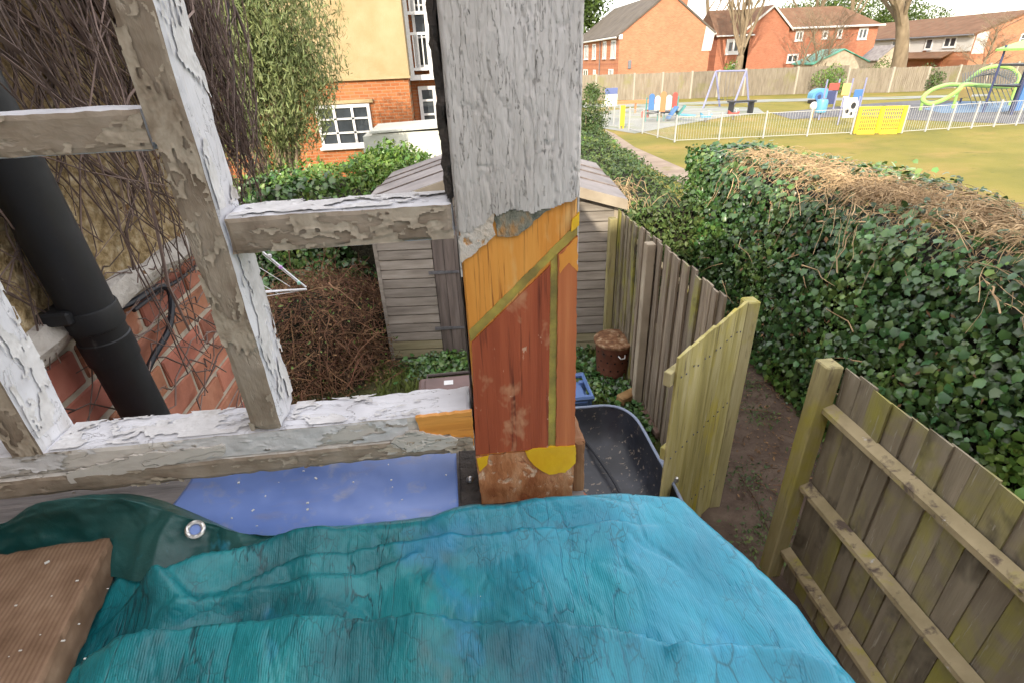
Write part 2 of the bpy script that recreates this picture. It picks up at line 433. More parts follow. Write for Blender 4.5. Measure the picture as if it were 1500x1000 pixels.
m_filler = M('pink_filler', [(.3, (.50, .40, .30)), (.5, (.56, .49, .42)), (.7, (.58, .54, .50))], scale=38, rough=.7, bump=.5, spots=[((.50, .25, .08), 48, (1, 1, .6), .60, .68)])
m_scorch = M('grey_green_old_wood', [(.3, (.10, .11, .09)), (.5, (.24, .23, .18)), (.7, (.42, .22, .08))], scale=70, stretch=(1, 1, .6), rough=.8, bump=.9, bdist=.005)
m_dark = M('dark_crumbling_mastic', [(.3, (.03, .026, .024)), (.7, (.09, .075, .065))], scale=30, rough=.9, bump=.9, bdist=.006)
m_sill = M('weathered_sill', [(.3, (.10, .09, .085)), (.6, (.20, .18, .17)), (.8, (.30, .26, .24))], scale=9, stretch=(.5, 4, 1), rough=.85, bump=.7, bdist=.004)
m_blue_sheet = M('blue_plastic_sheet', [(.3, (.115, .19, .46)), (.7, (.18, .27, .58))], scale=5, rough=.32, spec=.5, bump=.12, bscale=12, bdist=.004,
    spots=[((.24, .24, .34), 7, (1, 3, 1), .54, .74), ((.30, .32, .42), 30, (1, 1, 1), .56, .8), ((.45, .45, .5), 60, (1, 1, 1), .80, .82)])
m_plank = M('sawn_plank', [(.25, (.16, .075, .032)), (.55, (.28, .145, .07)), (.8, (.38, .22, .12))], scale=6, stretch=(1, 1, 1), rough=.7, bump=.5, bdist=.003)
m_tarp = None
# garden
m_weather = M('weathered_fence_board', [(.25, (0.128, 0.100, 0.072)), (.5, (0.212, 0.170, 0.124)), (.78, (0.306, 0.257, 0.200))], scale=5, stretch=(5, 5, .5), rough=.9, bump=.7, bscale=14, bstretch=(7, 7, .35), bdist=.006, vary=.22,
    spots=[((.22, .22, .07), 3, (2, 2, .7), .60, .78)])
m_olive = M('algae_fence_board', [(.25, (.125, .105, .075)), (.5, (.195, .165, .115)), (.78, (.26, .225, .165))], scale=4, stretch=(3, 3, .5), rough=.92, bump=.7, bscale=14, bstretch=(6, 6, .35), bdist=.006, vary=.12,
    spots=[((.245, .23, .05), 2.0, (1, 1, .8), .50, .68), ((.07, .06, .042), 3.4, (1, 1, .7), .55, .70), ((.30, .28, .22), 11, (4, 4, .4), .62, .72)])
m_rail = M('lichen_rail', [(.3, (.22, .18, .10)), (.6, (.33, .27, .16))], scale=6, stretch=(1, 1, 1), rough=.95, bump=.7, bdist=.006,
    spots=[((.10, .075, .06), 9, (1, 1, 1), .56, .66), ((.42, .41, .40), 13, (1, 1, 1), .66, .72), ((.31, .28, .05), 5, (1, 1, 1), .60, .72)])
m_yellow = M('yellow_green_board', [(.25, (.22, .185, .06)), (.5, (.37, .32, .12)), (.78, (.50, .44, .24))], scale=3.5, stretch=(4, 4, .5), rough=.9, bump=.6, bscale=12, bstretch=(7, 7, .35), bdist=.005, vary=.12,
    spots=[((.42, .34, .03), 2.2, (1, 1, .6), .54, .70), ((.17, .14, .08), 9, (6, 6, .3), .60, .70), ((.50, .47, .36), 8, (5, 5, .3), .64, .74)])
m_yellow2 = M('algae_post', [(.25, (.21, .18, .085)), (.5, (.31, .27, .13)), (.78, (.40, .355, .21))], scale=3.5, stretch=(4, 4, .5), rough=.9, bump=.7, bscale=12, bstretch=(7, 7, .35), bdist=.006,
    spots=[((.32, .29, .03), 2.2, (1, 1, .7), .53, .72), ((.15, .12, .07), 6, (3, 3, .4), .60, .72)])
m_shed = M('shiplap_grey_brown', [(.25, (.18, .155, .13)), (.5, (.265, .235, .20)), (.78, (.36, .325, .285))], scale=4, stretch=(.5, 4, 5), rough=.88, bump=.6, bscale=12, bstretch=(.4, 5, 8), bdist=.006, vary=.16,
    spots=[((.09, .065, .05), 8, (.7, 2, 3), .68, .75)])
m_shed_door = M('shed_door_board', [(.25, (.09, .075, .065)), (.55, (.16, .13, .115)), (.8, (.22, .19, .17))], scale=4, stretch=(5, 4, .5), rough=.9, bump=.6, bdist=.006, vary=.15)
m_shed_low = M('algae_shiplap', [(.25, (.20, .175, .10)), (.5, (.28, .25, .15)), (.78, (.36, .32, .22))], scale=4, stretch=(.5, 4, 5), rough=.9, bump=.6, bdist=.006, vary=.1)
m_shedroof = M('shed_roof_board', [(.25, (.15, .135, .13)), (.55, (.22, .20, .195)), (.8, (.29, .265, .255))], scale=3, stretch=(1, 1, 1), rough=.85, bump=.35, bdist=.006, vary=.1)
m_barge = M('barge_board', [(.25, (.24, .195, .14)), (.55, (.33, .28, .21)), (.8, (.41, .35, .26))], scale=4, rough=.9, bump=.4, bdist=.005)
m_soil = M('bare_soil', [(.25, (.055, .036, .026)), (.5, (.10, .07, .052)), (.78, (.155, .115, .085))], scale=6, rough=.95, bump=.9, bscale=30, bdist=.02, spots=[((.26, .21, .15), 60, (1, 1, 1), .70, .74)])
m_grass = M('mown_grass', [(.25, (0.120, 0.117, 0.017)), (.5, (0.174, 0.152, 0.025)), (.78, (0.237, 0.183, 0.042))], scale=.5, detail=9, rough=.95, bump=.5, bscale=40, bdist=.02, spots=[((0.257, 0.171, 0.051), .35, (1, 1.6, 1), .52, .75), ((0.083, 0.093, 0.014), 1.7, (1, 1, 1), .60, .75)])
m_lawn = M('rough_garden_ground', [(.25, (.045, .05, .018)), (.5, (.075, .08, .028)), (.78, (.11, .095, .05))], scale=3, rough=.95, bump=.9, bscale=30, bdist=.03)
m_path = M('worn_path', [(.3, (0.200, 0.152, 0.116)), (.7, (0.288, 0.232, 0.184))], scale=1.5, rough=.95, bump=.4, spots=[((0.176, 0.160, 0.064), 1.2, (1, 1, 1), .6, .75)])
m_leaf_ivy = M('ivy_leaf', [(.3, (0.024, 0.059, 0.016)), (.55, (0.054, 0.116, 0.027)), (.8, (0.135, 0.212, 0.045))], scale=1.6, rough=.33, spec=.6, bump=0, vary=.55, hue=.03, island=True)
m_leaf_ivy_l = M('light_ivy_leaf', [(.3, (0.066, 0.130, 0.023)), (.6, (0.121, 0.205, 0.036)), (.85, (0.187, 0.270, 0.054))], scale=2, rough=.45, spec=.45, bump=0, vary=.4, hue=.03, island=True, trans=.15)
m_leaf_bush = M('grey_green_leaf', [(.3, (0.100, 0.130, 0.045)), (.55, (0.170, 0.200, 0.075)), (.85, (0.270, 0.290, 0.130))], scale=1.2, rough=.55, spec=.35, bump=0, vary=.35, hue=.02, island=True, trans=.2)
m_leaf_hedge = M('hedge_leaf', [(.3, (.035, .065, .018)), (.55, (.07, .11, .028)), (.85, (.14, .17, .05))], scale=1.4, rough=.5, spec=.4, bump=0, vary=.4, hue=.03, island=True, trans=.15)
m_leaf_dark = M('conifer_leaf', [(.3, (.03, .06, .012)), (.6, (.07, .11, .02)), (.85, (.13, .16, .03))], scale=.4, rough=.6, bump=0, vary=.4, island=True, trans=.1)
m_leaf_dead = M('dead_leaf', [(.3, (.12, .065, .03)), (.6, (.22, .13, .065)), (.85, (.32, .21, .11))], scale=3, rough=.8, bump=0, vary=.4, island=True)
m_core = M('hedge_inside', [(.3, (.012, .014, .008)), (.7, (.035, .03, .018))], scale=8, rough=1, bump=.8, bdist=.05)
m_straw = M('dead_vine_stem', [(.3, (0.260, 0.176, 0.098)), (.6, (0.429, 0.305, 0.169)), (.85, (0.611, 0.468, 0.293))], scale=5, rough=.85, bump=0, vary=.35, island=True)
m_twig = M('brown_twig', [(.3, (.085, .042, .024)), (.6, (.17, .09, .05)), (.85, (.33, .22, .13))], scale=3, rough=.85, bump=0, vary=.6, hue=.015, island=True)
m_vine = M('vine_stem', [(.3, (.09, .06, .052)), (.6, (.165, .12, .105)), (.85, (.30, .24, .21))], scale=4, rough=.85, bump=.3, vary=.4, island=True)
m_bark = M('tree_bark', [(.3, (0.122, 0.091, 0.058)), (.7, (0.216, 0.168, 0.109))], scale=3, stretch=(1, 1, .4), rough=.95, bump=.8, bdist=.04)
m_bark2 = M('twig_bark', [(.3, (.17, .13, .09)), (.7, (.27, .21, .14))], scale=3, rough=.95, bump=0)
# masonry
m_brick = M('old_red_brick', [(.25, (.19, .075, .05)), (.5, (.32, .125, .08)), (.8, (.42, .20, .135))], scale=9, rough=.9, bump=.6, bdist=.006, vary=.2, hue=.012, spots=[((.42, .27, .20), 14, (1, 1, 1), .62, .72), ((.10, .06, .05), 11, (1, 1, 1), .66, .76)])
m_mortar = M('lime_mortar', [(.3, (.28, .24, .19)), (.7, (.42, .37, .30))], scale=20, rough=.95, bump=.6, bdist=.005)
m_dash = M('pebbledash', [(.3, (.19, .13, .06)), (.48, (.34, .25, .13)), (.62, (.46, .36, .22)), (.8, (.58, .50, .37))], scale=55, detail=3, rough=.95, bump=1.0, bscale=45, bdist=.02, spots=[((.16, .10, .05), 3, (1, 1, 1), .58, .72)])
m_lip = M('render_drip', [(.3, (.36, .33, .30)), (.7, (.52, .49, .46))], scale=16, rough=.95, bump=.8, bdist=.012)
m_pipe = M('black_pipe', [(.3, (.010, .011, .013)), (.7, (.020, .021, .025))], scale=7, rough=.5, spec=.35, bump=.08, rrough=(.4, .65), spots=[((.06, .06, .06), 30, (1, 1, .4), .68, .75)])
m_cable = flat('black_cable', (.015, .016, .022), rough=.5)
m_glass = M('dark_window_glass', [(.3, (.025, .03, .035)), (.7, (.06, .07, .08))], scale=1.5, rough=.06, spec=.7, bump=0)
m_white = flat('white_upvc', (.56, .56, .56), rough=.4)
m_metalw = flat('white_railing_paint', (.34, .34, .33), rough=.5)
m_cream = M('cream_roughcast', [(.3, (0.293, 0.220, 0.115)), (.7, (0.355, 0.276, 0.162))], scale=2, rough=.95, bump=.6, bscale=70, bdist=.01)
m_nbrick = brickmat('neighbour_brick', (0.298, 0.097, 0.036), (0.363, 0.136, 0.055), (0.285, 0.175, 0.104))
m_obrick = brickmat('orange_brick', (0.359, 0.136, 0.072), (0.409, 0.179, 0.100), (0.330, 0.194, 0.129))
m_rbrick = brickmat('red_brick', (0.309, 0.107, 0.059), (0.368, 0.140, 0.081), (0.294, 0.169, 0.118))
m_obrick_x = brickmat('orange_brick_side', (0.350, 0.129, 0.068), (0.403, 0.167, 0.091), (0.334, 0.190, 0.129), axis='yz')
m_rbrick_x = brickmat('red_brick_side', (0.320, 0.112, 0.064), (0.384, 0.144, 0.088), (0.304, 0.176, 0.128), axis='yz')
m_roof_grey = tilemat('grey_brown_tiles', (0.094, 0.083, 0.072), (0.137, 0.119, 0.104))
m_roof_brown = tilemat('brown_tiles', (0.122, 0.068, 0.043), (0.173, 0.101, 0.065))
m_clad = flat('white_cladding', (0.465, 0.450, 0.427), rough=.6)

# ------------------------------------------------------------------ foliage helpers
IVY_V = np.array([(0, .42, .05), (0, 0, 0), (-.42, .02, -.06), (-.43, .31, -.02), (-.51, .58, -.07), (-.29, .76, -.01), (0, 1.08, -.11), (.29, .76, -.01), (.51, .58, -.07), (.43, .31, -.02), (.42, .02, -.06)], float)
IVY_F = np.array([(0, i, i + 1) for i in range(1, 10)] + [(0, 10, 1)])
OVAL_V = np.array([(0, 0, 0), (-.24, .45, .05), (0, 1, -.06), (.24, .45, .05), (0, .5, -.03)], float)
OVAL_F = np.array([(0, 4, 1), (1, 4, 2), (2, 4, 3), (3, 4, 0)])
BLADE_V = np.array([(-.07, 0, 0), (.07, 0, 0), (.085, .5, .03), (-.085, .5, .03), (0, 1.0, -.04)], float)
BLADE_F = np.array([(0, 1, 2), (0, 2, 3), (3, 2, 4)])

def unit(a): return a / np.maximum(np.linalg.norm(a, axis=-1, keepdims=True), 1e-9)
def leafmesh(name, P, Nn, size, mat, tv=IVY_V, tf=IVY_F, spread=.6, grow=(0, 0, -1), gw=.7, rng=RNG):
    """one mesh of many leaves: P points, Nn facing; grow = the way most tips point"""
    n = len(P); Nn = unit(Nn + rng.normal(0, spread, (n, 3)))
    g = np.array(grow, float) * gw + rng.normal(0, .6, (n, 3))
    T = unit(g - Nn * (g * Nn).sum(1, keepdims=True)); B = np.cross(T, Nn)
    s = (size[0] + (size[1] - size[0]) * rng.random(n) ** 2.0)[:, None, None]
    V = P[:, None, :] + s * (tv[None, :, 0:1] * B[:, None] + tv[None, :, 1:2] * T[:, None] + tv[None, :, 2:3] * Nn[:, None])
    F = tf[None] + (np.arange(n) * len(tv))[:, None, None]
    return npmesh(name, V.reshape(-1, 3), F.reshape(-1, tf.shape[1]), mat)

def stems(mb, paths, r0, r1, n=3):
    for p in paths:
        k = len(p); r = random.uniform(r0, r1)
        mb.tube(p, [r * (1 - .6 * i / (k - 1)) for i in range(k)], n, cap=False)

# ------------------------------------------------------------------ ground
g = MB(); g.add([(-900, -400, -.012), (900, -400, -.012), (900, 1400, -.012), (-900, 1400, -.012)], [(0, 1, 2, 3)])
tag(g.build('grass_field', m_grass), kind='structure')
# our garden, rough ground, gently uneven
nx, ny = 40, 50
gx, gy = np.meshgrid(np.linspace(-7, 1.72, nx), np.linspace(-1.0, 9.5, ny))
gz = .012 + .03 * (fbm(np.stack([gx * .9, gy * .9, gx * 0], -1), 3) * .5 + .5)
F = [(j*nx+i, j*nx+i+1, (j+1)*nx+i+1, (j+1)*nx+i) for j in range(ny-1) for i in range(nx-1)]
tag(link('garden_ground', npmesh('garden_ground', np.stack([gx, gy, gz], -1).reshape(-1, 3), F, m_lawn, True)), kind='structure')
# trodden soil lane between the fence and the hedge
nx, ny = 40, 110
gx, gy = np.meshgrid(np.linspace(1.5, 3.75, nx), np.linspace(-3, 9.0, ny))
pp = np.stack([gx * 2.2, gy * 2.2, gx * 0], -1)
gz = .014 + .05 * (fbm(pp, 5) * .5 + .5) + .010 * fbm(pp * 6, 9) - .06 * np.clip((1.8 - gx) / .3, 0, 1) * (gy > 3.1)
F = [(j*nx+i, j*nx+i+1, (j+1)*nx+i+1, (j+1)*nx+i) for j in range(ny-1) for i in range(nx-1)]
tag(link('soil_lane', npmesh('soil_lane', np.stack([gx, gy, gz], -1).reshape(-1, 3), F, m_soil, True)), kind='structure')
def sheet(name, pix, mat, z):
    pts = [onz(px, py, z) for px, py in pix]
    mb = MB(); mb.add(pts, [tuple(range(len(pts)))]); return tag(mb.build(name, mat), kind='structure')
sheet('worn_path', [(886, 190), (893, 205), (925, 232), (1000, 270), (1062, 300), (1050, 268), (985, 240), (930, 216), (900, 196)], m_path, .004)
m_tarmac = M('pale_safety_surface', [(.3, (.20, .21, .20)), (.7, (.28, .29, .27))], scale=.8, rough=.9, bump=.2, spots=[((.20, .22, .10), .6, (1, 1, 1), .5, .7)])
m_tarmac_d = M('dark_safety_surface', [(.3, (.085, .085, .095)), (.7, (.13, .13, .14))], scale=.8, rough=.9, bump=.2)
m_tarmac_b = M('blue_safety_surface', [(.3, (.10, .17, .27)), (.7, (.14, .22, .33))], scale=.8, rough=.9, bump=.2)
sheet('pale_play_surface', [(852, 168), (852, 183), (930, 196), (992, 184), (1060, 172), (1120, 166), (1110, 158), (960, 154)], m_tarmac, .002)
sheet('dark_play_surface', [(1130, 166), (1160, 175), (1250, 170), (1330, 176), (1500, 182), (1560, 178), (1540, 160), (1480, 150), (1350, 147), (1250, 154)], m_tarmac_d, .002)
sheet('blue_play_surface', [(1352, 160), (1380, 166), (1470, 164), (1530, 160), (1500, 149), (1400, 149)], m_tarmac_b, .008)
sheet('tarmac_walk', [(852, 153), (960, 152), (1120, 146), (1300, 142), (1450, 138), (1450, 141), (1300, 146), (1120, 150), (960, 156), (852, 158)], m_tarmac, .004)

# ------------------------------------------------------------------ our own house: wing on the left, main block behind the camera
XW = -0.78
own = thing('brick_house', (-3, 0, 0), 'roughcast and red brick house wall with black drainpipe, behind the window bars', 'house')
mb = MB(); mb.box((-5.2, -.6, 0), (XW - .005, 1.84, 2.78)); mb.build('wall', m_mortar, own)
mb = MB(); mb.box((-5.3, -.6, 2.78), (XW + .02, 1.88, 4.3)); mb.build('roughcast', m_dash, own)
mb = MB()
nseg = 46
mb.tube([(XW + .012, -.5 + 2.38 * i / (nseg - 1), 2.785) for i in range(nseg)], [.03 + .012 * random.random() for _ in range(nseg)], 7)
mb.tube([(XW + .012 - i * .2, 1.87, 2.785) for i in range(12)], .034, 7)
mb.jitter(.018, 14, 3).build('drip_edge', m_lip, own, True)
brk = [MB().box((-.05, -.106, -.035), (.0, .106, .035), .004).jitter(.004, 22, s).mesh('brick', m_brick) for s in range(5)]
course, bl = .087, .236
for r in range(12):
    z = 2.735 - r * course - .04
    for c in range(-2, 9):
        y = .42 + c * bl + (.5 * bl if r % 2 else 0)
        if y > 1.76: continue
        link('brick', brk[(r * 3 + c) % 5], own, (XW + random.uniform(-.003, .004), y, z), (random.uniform(-.012, .012), 0, random.uniform(-.012, .012)), (1, 1.055, 1.06))
mb = MB(); mb.box((-5.15, -.6, .005), (XW - .002, 1.845, 1.66)); mb.build('lower_brickwork', m_rbrick_x, own)
# roof of the wing and the main block (these shade the garden)
mb = MB(); mb.prism([(XW + .15, -.7, 4.3), (-5.6, -.7, 4.3), (-3.2, -.7, 5.4)], (0, 2.75, 0)); mb.build('wing_roof', m_roof_brown, own)
mb = MB(); mb.box((-11, -12.5, 0), (4.3, -3.2, 6.0)); mb.build('main_wall', flat('pale_render', (.66, .66, .66), .9), own)
rf = MB(); rf.prism([(-11.3, -12.9, 6.0), (-11.3, -2.9, 6.0), (-11.3, -7.4, 8.7)], (15.9, 0, 0)); rfo = rf.build('main_roof', m_roof_brown, own)
mb = MB(); mb.box((-.6, -8.1, 8.4), (.9, -7.0, 11.2)); mb.box((-.68, -8.18, 10.9), (.98, -6.92, 11.1)); mb.build('chimney', m_rbrick, rfo)

# drainpipe
PX, PY = XW + .075, 1.0
dp = thing('drainpipe', (PX, PY, 0), 'thick black soil pipe with a jointed collar against the brick wall', 'pipe')
pa, pb_ = onx(210, 600, PX), onx(22, 250, PX); pd = (pb_ - pa) / (pb_[2] - pa[2])
def paxis(z): return pa + pd * (z - pa[2])
def pz(px, py): return onx(px, py, PX)[2]
zc0, zc1 = pz(160, 530), pz(120, 452)
mb = MB(); mb.tube([np.array([paxis(zc0)[0], paxis(zc0 - .5)[1], .03]), paxis(zc0 - .5), paxis(zc0 + .01)], .0415, 40); mb.build('lower_pipe', m_pipe, dp, True)
ring = [(zc0, .042), (zc0 + .001, .0455), (zc0 + (zc1 - zc0) * .42, .0455), (zc0 + (zc1 - zc0) * .44, .0435), (zc0 + (zc1 - zc0) * .62, .0435), (zc0 + (zc1 - zc0) * .64, .0475), (zc1 - .004, .0475), (zc1, .046), (zc1 + .001, .0436)]
mb = MB(); mb.tube([paxis(z) for z, r in ring], [r for z, r in ring], 40); mb.build('collar', m_pipe, dp, True)
mb = MB(); mb.tube([paxis(zc1 - .01), paxis(4.2)], .0438, 40); mb.build('upper_pipe', m_pipe, dp, True)
PY = paxis(2.82)[1]
mb = MB(); mb.box((XW - .01, PY - .058, 2.81), (PX, PY + .058, 2.835), .004); mb.build('pipe_bracket', m_pipe, dp)

# cables clipped to the wall
def cable(name, pts, r, label, mat=None, cat='cable'):
    P = np.array(pts, float); t = np.linspace(0, len(P) - 1, 8 * (len(P) - 1) + 1); k = np.minimum(t.astype(int), len(P) - 2); u = (t - k)[:, None]
    Pm = np.vstack([2 * P[0] - P[1], P, 2 * P[-1] - P[-2]]); a, b, c, d = Pm[k], Pm[k + 1], Pm[k + 2], Pm[k + 3]
    Q = .5 * (2*b + (c - a) * u + (2*a - 5*b + 4*c - d) * u**2 + (3*b - a - 3*c + d) * u**3)
    mb = MB(); mb.tube(Q, r, 7); o = mb.build(name, mat or m_cable, None, True); return tag(o, label, cat)
xc = XW + .022
cable('wall_cable', [onx(120, 470, xc), onx(190, 445, xc), onx(232, 420, xc + .01), onx(250, 432, xc + .02), onx(248, 480, xc + .02), onx(225, 522, xc + .01), onx(208, 560, xc)], .0075, 'thick black cable looping down the red brick wall beside the drainpipe')
cable('wall_cable', [onx(196, 455, xc + .01), onx(236, 425, xc), onx(262, 410, xc), onx(300, 380, xc + .005)], .005, 'thin dark cable running up under the render edge of the wall')
cable('hanging_wire', [ony(329, -60, 2.35), ony(338, 60, 2.3), ony(350, 180, 2.28), ony(353, 250, 2.27), ony(355, 330, 2.26)], .0035, 'thin black wire hanging down in front of the grey-green bush')

# bare climbing plant over the wall
vn = thing('climbing_vine', (XW, 1.2, 0), 'bare brown climbing plant with tangled stems over the roughcast wall', 'vine')
mb = MB(); thick = MB()
for i in range(520):
    y0 = random.uniform(.35, 1.9); zt = random.uniform(3.0, 4.4); zl = random.choice([random.uniform(2.80, 3.15), random.uniform(2.74, 3.0), random.uniform(2.5, 2.9)])
    if i < 150: y0 = random.gauss(1.93, .07); zl = random.uniform(2.78, 3.1)
    elif random.random() < .45: y0 = random.uniform(1.15, 1.95); zl = random.uniform(2.9, 3.3)
    if zt - zl < .4: zt = zl + .5
    k = 13; p = []; dy = random.uniform(-.7, .4); off = random.uniform(.028, .12); ph = random.uniform(0, 6); sw = random.uniform(.02, .13)
    for j in range(k):
        t = j / (k - 1); z = zt + (zl - zt) * t
        y = y0 + dy * (1 - t) + sw * math.sin(ph + 5 * t) * (.4 + t) + random.gauss(0, .016)
        p.append((XW + max(.026, off + .03 * math.sin(ph * 2 + 4 * t)), min(y, 2.12 if z > 2.76 else 1.68), z))
    r = random.uniform(.0012, .0032) if random.random() < .88 or y0 < 1.25 else random.uniform(.0045, .007)
    if y0 < 1.12: p = [(XW + .03 + .02 * (q[0] - XW), q[1], q[2]) for q in p]
    (thick if r > .0042 else mb).tube(p, [r * (1 - .45 * j / (k - 1)) for j in range(k)], 4, cap=False)
for i in range(64):   # cross-running twigs low on the bricks
    y0 = random.uniform(.7, 1.45); z0 = random.uniform(2.0, 2.85); a = random.uniform(-.6, .9); p = []
    for j in range(9):
        t = j / 8 * random.uniform(.25, .35); p.append((XW + .02 + .02 * random.random(), y0 + math.cos(a) * t * 1.2 + random.gauss(0, .006), z0 - math.sin(a) * t + random.gauss(0, .012)))
    mb.tube(p, random.uniform(.001, .0025), 4, cap=False)
tag(mb.build('thin_stems', m_vine, vn, fix=False), kind='stuff'); tag(thick.build('main_stems', m_vine, vn, fix=False), kind='stuff')
P_ = np.stack([np.full(420, XW) + RNG.uniform(.03, .1, 420), RNG.uniform(1.2, 1.9, 420), RNG.uniform(2.75, 3.6, 420)], 1)
o = link('dead_leaves', leafmesh('dead_leaves', P_ - np.array(WLOC[vn]), np.tile((1., -.3, .3), (420, 1)), (.008, .022), m_leaf_dead, OVAL_V, OVAL_F, 1.0), vn, WLOC[vn]); tag(o, kind='stuff')

# ------------------------------------------------------------------ the window: repaired corner post and stripped casement
YF = .55                                   # the inner face of the joinery
def fm(nv): return 1 if nv[1] < -.5 else 0
casement = thing('window_casement', (-.26, YF, 2.75), 'old glassless casement of flaking white and beige bars left of the post', 'window')
gbar((-.274, YF, 2.812), (-.236, YF + .062, 3.62), .008, .0016, 1, 30, fm).build('mullion', [m_sash_white, m_sash_dirty], casement)
gbar((-.235, YF + .001, 3.034), (-.004, YF + .06, 3.0735), .006, .0016, 2, 30, fm).build('glazing_rail', [m_sash_white_h, m_sash_dirty_h], casement)
gbar((-.512, YF + .001, 3.139), (-.275, YF + .06, 3.1765), .006, .0016, 3, 30, fm).build('glazing_rail', [m_sash_white_h, m_sash_dirty_h], casement)
gbar((-.552, YF, 2.806), (-.514, YF + .062, 3.62), .008, .0016, 4, 30, fm).build('stile', [m_sash_white, m_sash_dirty], casement)
gbar((-1.0, YF + .001, 2.778), (-.0035, YF + .0625, 2.8105), .006, .0016, 5, 30, fm).build('bottom_rail', [m_sash_white_h, m_rail_cream], casement)
gbar((-1.0, YF - .003, 2.748), (-.0035, YF + .058, 2.7775), .006, .0018, 6, 30, fm).build('lower_rail', [m_rail_cream, m_sash_dirty_h], casement)
def skin(name, o, eu, ev, lu, lv, nrm, mat, parent, thr, seed, fu=30, fv=30, step=.0010, lift=.0016, edge=.0):
    """ragged layer of old paint lifted off a face: a fine sheet with the lost flakes missing"""
    o, eu, ev, nrm = [np.array(q, float) for q in (o, eu, ev, nrm)]; nu, nv = int(lu / step) + 1, int(lv / step) + 1
    A, Bv = np.meshgrid(np.linspace(0, lu, nu), np.linspace(0, lv, nv)); q = np.stack([A * fu, Bv * fv, A * 0 + seed], -1)
    f_ = fbm(q + .5 * fbm(q * 2.3, seed + 3, 2)[..., None], seed, 4) + .35 * fbm(q * 5, seed + 7, 2)
    ok = f_ > thr
    hgt = lift + .0010 * np.clip(.25 - (f_ - thr), 0, .25) * 4 + .0005 * fbm(q * 4, seed + 11, 2)      # edges curl up
    V = o + A[..., None] * eu + Bv[..., None] * ev + hgt[..., None] * nrm
    ck = ok[:-1, :-1] & ok[1:, :-1] & ok[:-1, 1:] & ok[1:, 1:]; jj, ii = np.nonzero(ck)
    F = np.stack([jj*nu+ii, jj*nu+ii+1, (jj+1)*nu+ii+1, (jj+1)*nu+ii], 1)
    if np.dot(np.cross(eu, ev), nrm) < 0: F = F[:, ::-1]
    V = V.reshape(-1, 3); us = np.unique(F); rm_ = -np.ones(len(V), int); rm_[us] = np.arange(len(us))
    return tag(link(name, npmesh(name, V[us] - np.array(WLOC[parent]), rm_[F], mat, False), parent, WLOC[parent]), kind='stuff')
X1, Y1, Z1, NY_ = (1, 0, 0), (0, 1, 0), (0, 0, 1), (0, -1, 0)
skin('paint_flakes', (-.273, YF, 2.815), X1, Z1, .036, .56, NY_, m_flake, casement, .12, 3, 45, 22)
skin('paint_flakes', (-.234, YF + .001, 3.036), X1, Z1, .229, .036, NY_, m_flake, casement, .05, 4, 22, 45)
skin('paint_flakes', (-.510, YF + .001, 3.141), X1, Z1, .234, .034, NY_, m_flake, casement, .05, 5, 22, 45)
skin('paint_flakes', (-.551, YF, 2.81), X1, Z1, .036, .3, NY_, m_flake, casement, 0.0, 6, 45, 22)
skin('paint_flakes', (-.62, YF + .001, 2.779), X1, Z1, .535, .031, NY_, m_flake_w, casement, -.16, 7, 20, 50)
skin('paint_flakes', (-.62, YF - .003, 2.750), X1, Z1, .615, .026, NY_, m_flake, casement, .10, 8, 20, 50)
skin('paint_flakes', (-.511, YF + .004, 2.8105), X1, Y1, .235, .056, Z1, m_flake_w, casement, -.10, 9, 24, 40, .0010, .0012)
skin('paint_flakes', (-.233, YF + .004, 2.8105), X1, Y1, .165, .056, Z1, m_flake_w, casement, -.12, 10, 24, 40, .0010, .0012)
skin('paint_flakes', (-.233, YF + .004, 3.0735), X1, Y1, .225, .054, Z1, m_flake_w, casement, -.10, 11, 24, 40, .0010, .0012)
skin('paint_flakes', (-.236, YF + .004, 2.83), Y1, Z1, .056, .2, X1, m_flake_w, casement, -.10, 12, 45, 22, .0010, .0012)
skin('paint_flakes', (-.236, YF + .004, 3.08), Y1, Z1, .056, .26, X1, m_flake_w, casement, -.10, 13, 45, 22, .0010, .0012)
skin('paint_flakes', (-.514, YF + .004, 2.83), Y1, Z1, .056, .2, X1, m_flake_w, casement, -.10, 14, 45, 22, .0010, .0012)
# stripped orange end of the rail by the post, with a rag of paint left on it
def patch(name, poly, y, th, mat, parent, jit=.0006, seed=1, n=6):
    """thin slab on the inner face: poly in (x, z), its outline subdivided and roughened"""
    q = []
    for i in range(len(poly)):
        a = np.array(poly[i]); b = np.array(poly[(i + 1) % len(poly)]); k = max(1, int(np.linalg.norm(b - a) / .004))
        for j in range(k): q.append(a + (b - a) * j / k)
    q = np.array(q); P3 = np.stack([q[:, 0], q[:, 0] * 0, q[:, 1]], 1)
    q = q + np.stack([fbm(P3 * 160, seed, 3), fbm(P3 * 160, seed + 5, 3)], 1) * jit * 2
    mb = MB(); mb.prism([(p[0], y, p[1]) for p in q], (0, th, 0)); return mb.build(name, mat, parent)
def fx(px, py, y=YF): p = ony(px, py, y); return (p[0], p[2])
patch('bare_wood', [fx(609, 610), fx(692, 601), fx(694, 650), fx(668, 652), fx(660, 634), fx(618, 637)], YF - .0022, .006, m_pine_h, casement, .0012)
patch('paint_rag', [fx(575, 641), fx(600, 628), fx(655, 636), fx(672, 640), fx(668, 651), fx(570, 663)], YF - .0048, .004, m_rail_cream, casement, .0022, 7)
patch('paint_rag', [fx(100, 690), fx(200, 664), fx(330, 650), fx(330, 664), fx(210, 684), fx(105, 704)], YF - .0034, .003, m_rail_cream, casement, .002, 9)
hd = MB(); hd.box((-1.3, YF - .02, 3.62), (.6, YF + .09, 3.76), .006); hd.build('head_beam', m_sash_white, casement)

